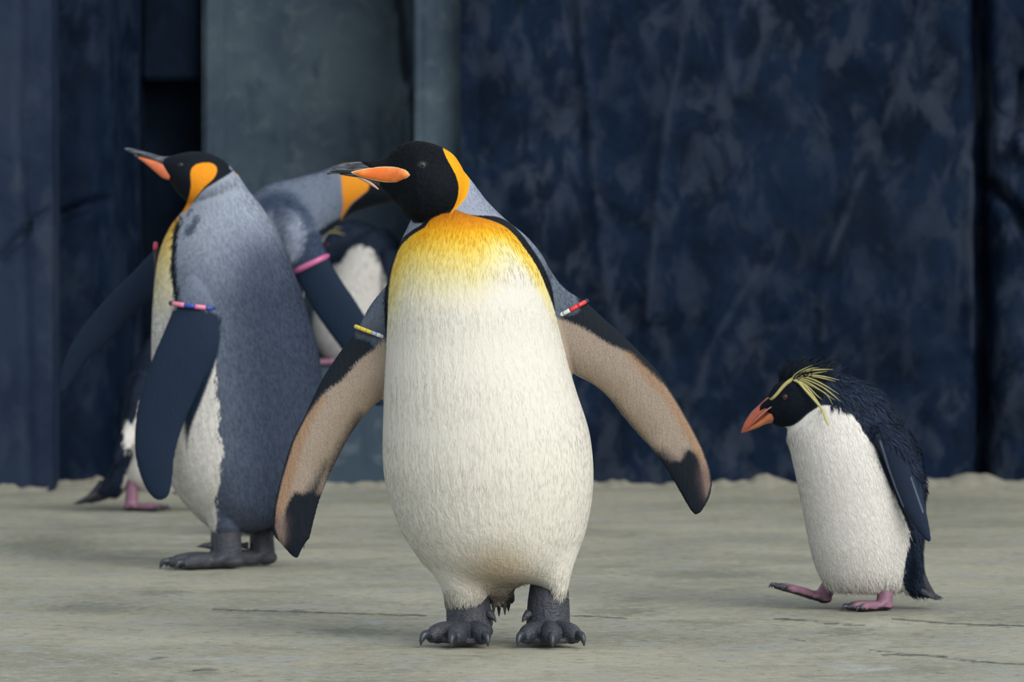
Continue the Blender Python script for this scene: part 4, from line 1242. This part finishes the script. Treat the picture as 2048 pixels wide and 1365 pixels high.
# feet
ank = B.p(1768, 1212, -.035); ank[2] = 0.001
B.foot(ank, B.p(1773, 1165, -.03), -1.25, 0.075, 0.0088, 0.0155, M['pink_foot'], M['claw'], splay=0.45, voxel=0.0018)
ank = B.p(1643, 1206, .035)
B.foot(ank, B.p(1664, 1160, .03), -1.35, 0.098, 0.0088, 0.0155, M['pink_foot'], M['claw'], pitch=0.28, splay=0.35, voxel=0.0018)
tl = B.part('tail', B.loft([(1806, 1150, 1850, 1145, 0, .04, .04), (1815, 1178, 1858, 1165, 0, .028, .028), (1838, 1192, 1866, 1180, 0, .016, .016), (1856, 1198, 1872, 1190, 0, .008, .008)], n=20), M['tail'])
for k in range(9):
    y = -.024 + .006 * k
    B.blade('tail_feather', [B.p(1822 + 2.2 * (k % 5), 1166 + 2 * (k % 4), y), B.p(1848 + 1.5 * (k % 5), 1186 - 1 * (k % 3), y * 1.15), B.p(1872 + 3.6 * (k % 5), 1201 - 3 * (k % 3), y * 1.3)], 0.0048, 0.0011, M['tail'], tl)

# ---------------------------------------------------------------- 4. small penguin behind the flipper
B = Bird('rockhopper_penguin', 4.36, 300, 'small black-backed penguin with pink feet, half hidden behind grey-backed king penguin', 'penguin', 'rockhopper penguins')
torso = B.loft([
    (270, 978, 350, 985, 0, .04, .04), (246, 950, 372, 960, 0, .07, .07), (238, 900, 385, 910, 0, .088, .088), (240, 850, 390, 855, 0, .094, .094), (246, 800, 390, 800, 0, .094, .094), (256, 760, 386, 750, 0, .09, .09), (272, 718, 378, 705, 0, .078, .078),
    (290, 688, 366, 672, 0, .062, .062), (306, 665, 360, 648, 0, .05, .05)], n=36)
head = B.loft([(300, 680, 350, 700, 0, .045, .045), (308, 655, 372, 692, 0, .046, .046), (326, 637, 382, 680, 0, .044, .044), (350, 630, 388, 668, 0, .038, .038), (372, 636, 392, 662, 0, .026, .026), (386, 646, 394, 658, 0, .014, .014)], n=28)
rump = B.loft([(242, 860, 300, 880, .0, .08, .06), (228, 920, 270, 940, 0, .06, .05), (205, 962, 254, 976, 0, .045, .04), (186, 985, 236, 996, 0, .028, .026)], n=24)
flp = B.loft([(275, 745, 320, 750, -.07, .025, .03), (262, 790, 306, 800, -.095, .014, .014), (252, 840, 285, 850, -.10, .010, .010), (238, 885, 262, 895, -.103, .008, .008), (228, 915, 242, 922, -.104, .005, .005)], n=22)


def pat_hop4(u, v, y, N):
    w = sdf(u, v, [(252, 838), (268, 845), (300, 760), (345, 700), (420, 700), (420, 1020), (262, 1010), (248, 965), (262, 925), (268, 905), (252, 892), (248, 865)])
    return {'white': w, 'flip': np.full(len(u), 50.0), 'edge': np.full(len(u), 50.0), 'hood': np.full(len(u), 50.0), 'gry': np.full(len(u), 0.2)}


B.body([torso, head, rump, flp], 0.004, pat_hop4, hop_mat('black_backed_coat'), iters=4)
B.feathers('coat_feathers', np.ones(len(B.u)), 6000, 0.014, 0.003, (-0.2, 0, -1.0), 0.1, 0.35)
B.part('upper_mandible', B.loft([(384, 645, 390, 658, 0, .014, .014), (404, 656, 404, 668, 0, .010, .010), (420, 674, 416, 680, 0, .004, .004)], n=16), M['hop_upper'])
B.part('lower_mandible', B.loft([(384, 655, 388, 666, 0, .012, .012), (402, 666, 400, 674, 0, .008, .008), (416, 679, 413, 682, 0, .003, .003)], n=16), M['hop_lower'])
B.eye(366, 648, 0.006, M['iris_red'])
crest(B, [(384, 645), (368, 641), (350, 640), (336, 646)], [([(346, 641), (330, 648), (318, 662)], .0016), ([(342, 642), (324, 656), (316, 676)], .0018)], 0.003)
ank = B.p(262, 1008, -.03); ank[2] = 0.001
B.foot(ank, B.p(266, 962, -.03), 1.2, 0.098, 0.0095, 0.0165, M['pink_foot'], M['claw'], splay=0.35, voxel=0.0025)
ank = B.p(352, 985, .03); ank[2] += 0.0
B.foot(B.p(356, 990, .04), B.p(345, 955, .03), 1.2, 0.07, 0.0095, 0.0165, M['pink_foot'], M['claw'], pitch=-0.35, splay=0.35, voxel=0.0025)
tl = B.part('tail', B.loft([(200, 960, 240, 985, 0, .03, .03), (178, 988, 212, 1000, 0, .02, .02), (160, 1002, 182, 1008, 0, .01, .01)], n=18), M['tail'])
for k in range(6):
    y = -.02 + .008 * k
    B.blade('tail_feather', [B.p(215, 978 + 3 * (k % 3), y), B.p(180, 994 + 3 * (k % 3), y * 1.2), B.p(146 + 5 * (k % 3), 1009, y * 1.5)], 0.006, 0.0012, M['tail'], tl)

# ---------------------------------------------------------------- 5. small penguin on the ledge
B = Bird('rockhopper_penguin', WY + 0.24, 700, 'small crested penguin bowing its black head, white chest, up on the concrete ledge', 'penguin', 'rockhopper penguins', z=LEDGE_Z)
torso = B.loft([
    (672, 732, 770, 732, 0, .05, .05), (646, 712, 792, 712, 0, .08, .08), (628, 675, 806, 680, 0, .098, .098), (626, 630, 814, 630, 0, .104, .104), (642, 580, 816, 575, 0, .10, .10), (664, 535, 810, 520, 0, .092, .092), (684, 500, 796, 480, 0, .078, .078), (704, 474, 772, 456, 0, .06, .06)], n=36)
head = B.loft([(770, 470, 740, 520, 0, .055, .055), (735, 446, 706, 508, 0, .05, .05), (705, 440, 690, 512, 0, .048, .048), (675, 446, 676, 522, 0, .046, .046), (652, 460, 662, 530, 0, .042, .042), (636, 480, 650, 532, 0, .032, .032), (628, 502, 642, 530, 0, .02, .02)], n=28)
flp = B.loft([(760, 500, 804, 500, -.07, .03, .03), (765, 560, 808, 560, -.1, .016, .016), (770, 620, 806, 618, -.106, .011, .011), (782, 670, 800, 668, -.108, .007, .007), (790, 692, 796, 692, -.108, .003, .003)], n=22)


def pat_hop5(u, v, y, N):
    w = sdf(u, v, [(560, 560), (668, 530), (688, 516), (700, 498), (722, 490), (745, 500), (762, 530), (776, 580), (790, 650), (800, 760), (560, 760)])
    return {'white': w, 'flip': np.full(len(u), 50.0), 'edge': np.full(len(u), 50.0), 'hood': np.full(len(u), 50.0), 'gry': np.full(len(u), 0.2)}


B.body([torso, head, flp], 0.004, pat_hop5, hop_mat('bowed_shaded_coat', 0.86), iters=4)  # white toned down, the recess's shade put into the coat colour
B.feathers('coat_feathers', np.ones(len(B.u)), 6000, 0.014, 0.003, (0.2, 0, -1.0), 0.1, 0.35)
B.part('upper_mandible', B.loft([(634, 500, 648, 520, 0, .018, .018), (620, 516, 634, 532, 0, .013, .013), (610, 536, 620, 544, 0, .007, .007), (606, 550, 610, 552, 0, .002, .002)], n=16), M['hop_upper'])
B.part('lower_mandible', B.loft([(642, 516, 650, 532, 0, .016, .016), (630, 530, 638, 542, 0, .011, .011), (616, 545, 620, 551, 0, .004, .004)], n=16), M['hop_lower'])
B.eye(655, 490, 0.006, M['iris_red'])
crest(B, [(624, 494), (632, 484), (642, 474), (654, 464)], [([(646, 470), (662, 458), (684, 456)], .002), ([(648, 469), (668, 464), (690, 470)], .002), ([(640, 476), (628, 488), (622, 500)], .004)], 0.006)
for (ua, yc) in ((668, -.04), (742, .04)):
    ank = B.p(ua, 736, yc); ank[2] = LEDGE_Z + 0.001
    B.foot(ank, B.p(ua + 4, 700, yc), -1.0, 0.085, 0.0095, 0.016, M['pink_foot'], M['claw'], splay=0.4, voxel=0.0025)
tl = B.part('tail', B.loft([(760, 690, 800, 690, .0, .04, .04), (780, 712, 802, 708, 0, .024, .024), (794, 724, 806, 720, 0, .01, .01)], n=18), M['tail'])
for k in range(5):
    y = -.02 + .01 * k
    B.blade('tail_feather', [B.p(776, 706, y), B.p(796, 720, y * 1.2), B.p(812, 730, y * 1.5)], 0.006, 0.0012, M['tail'], tl)
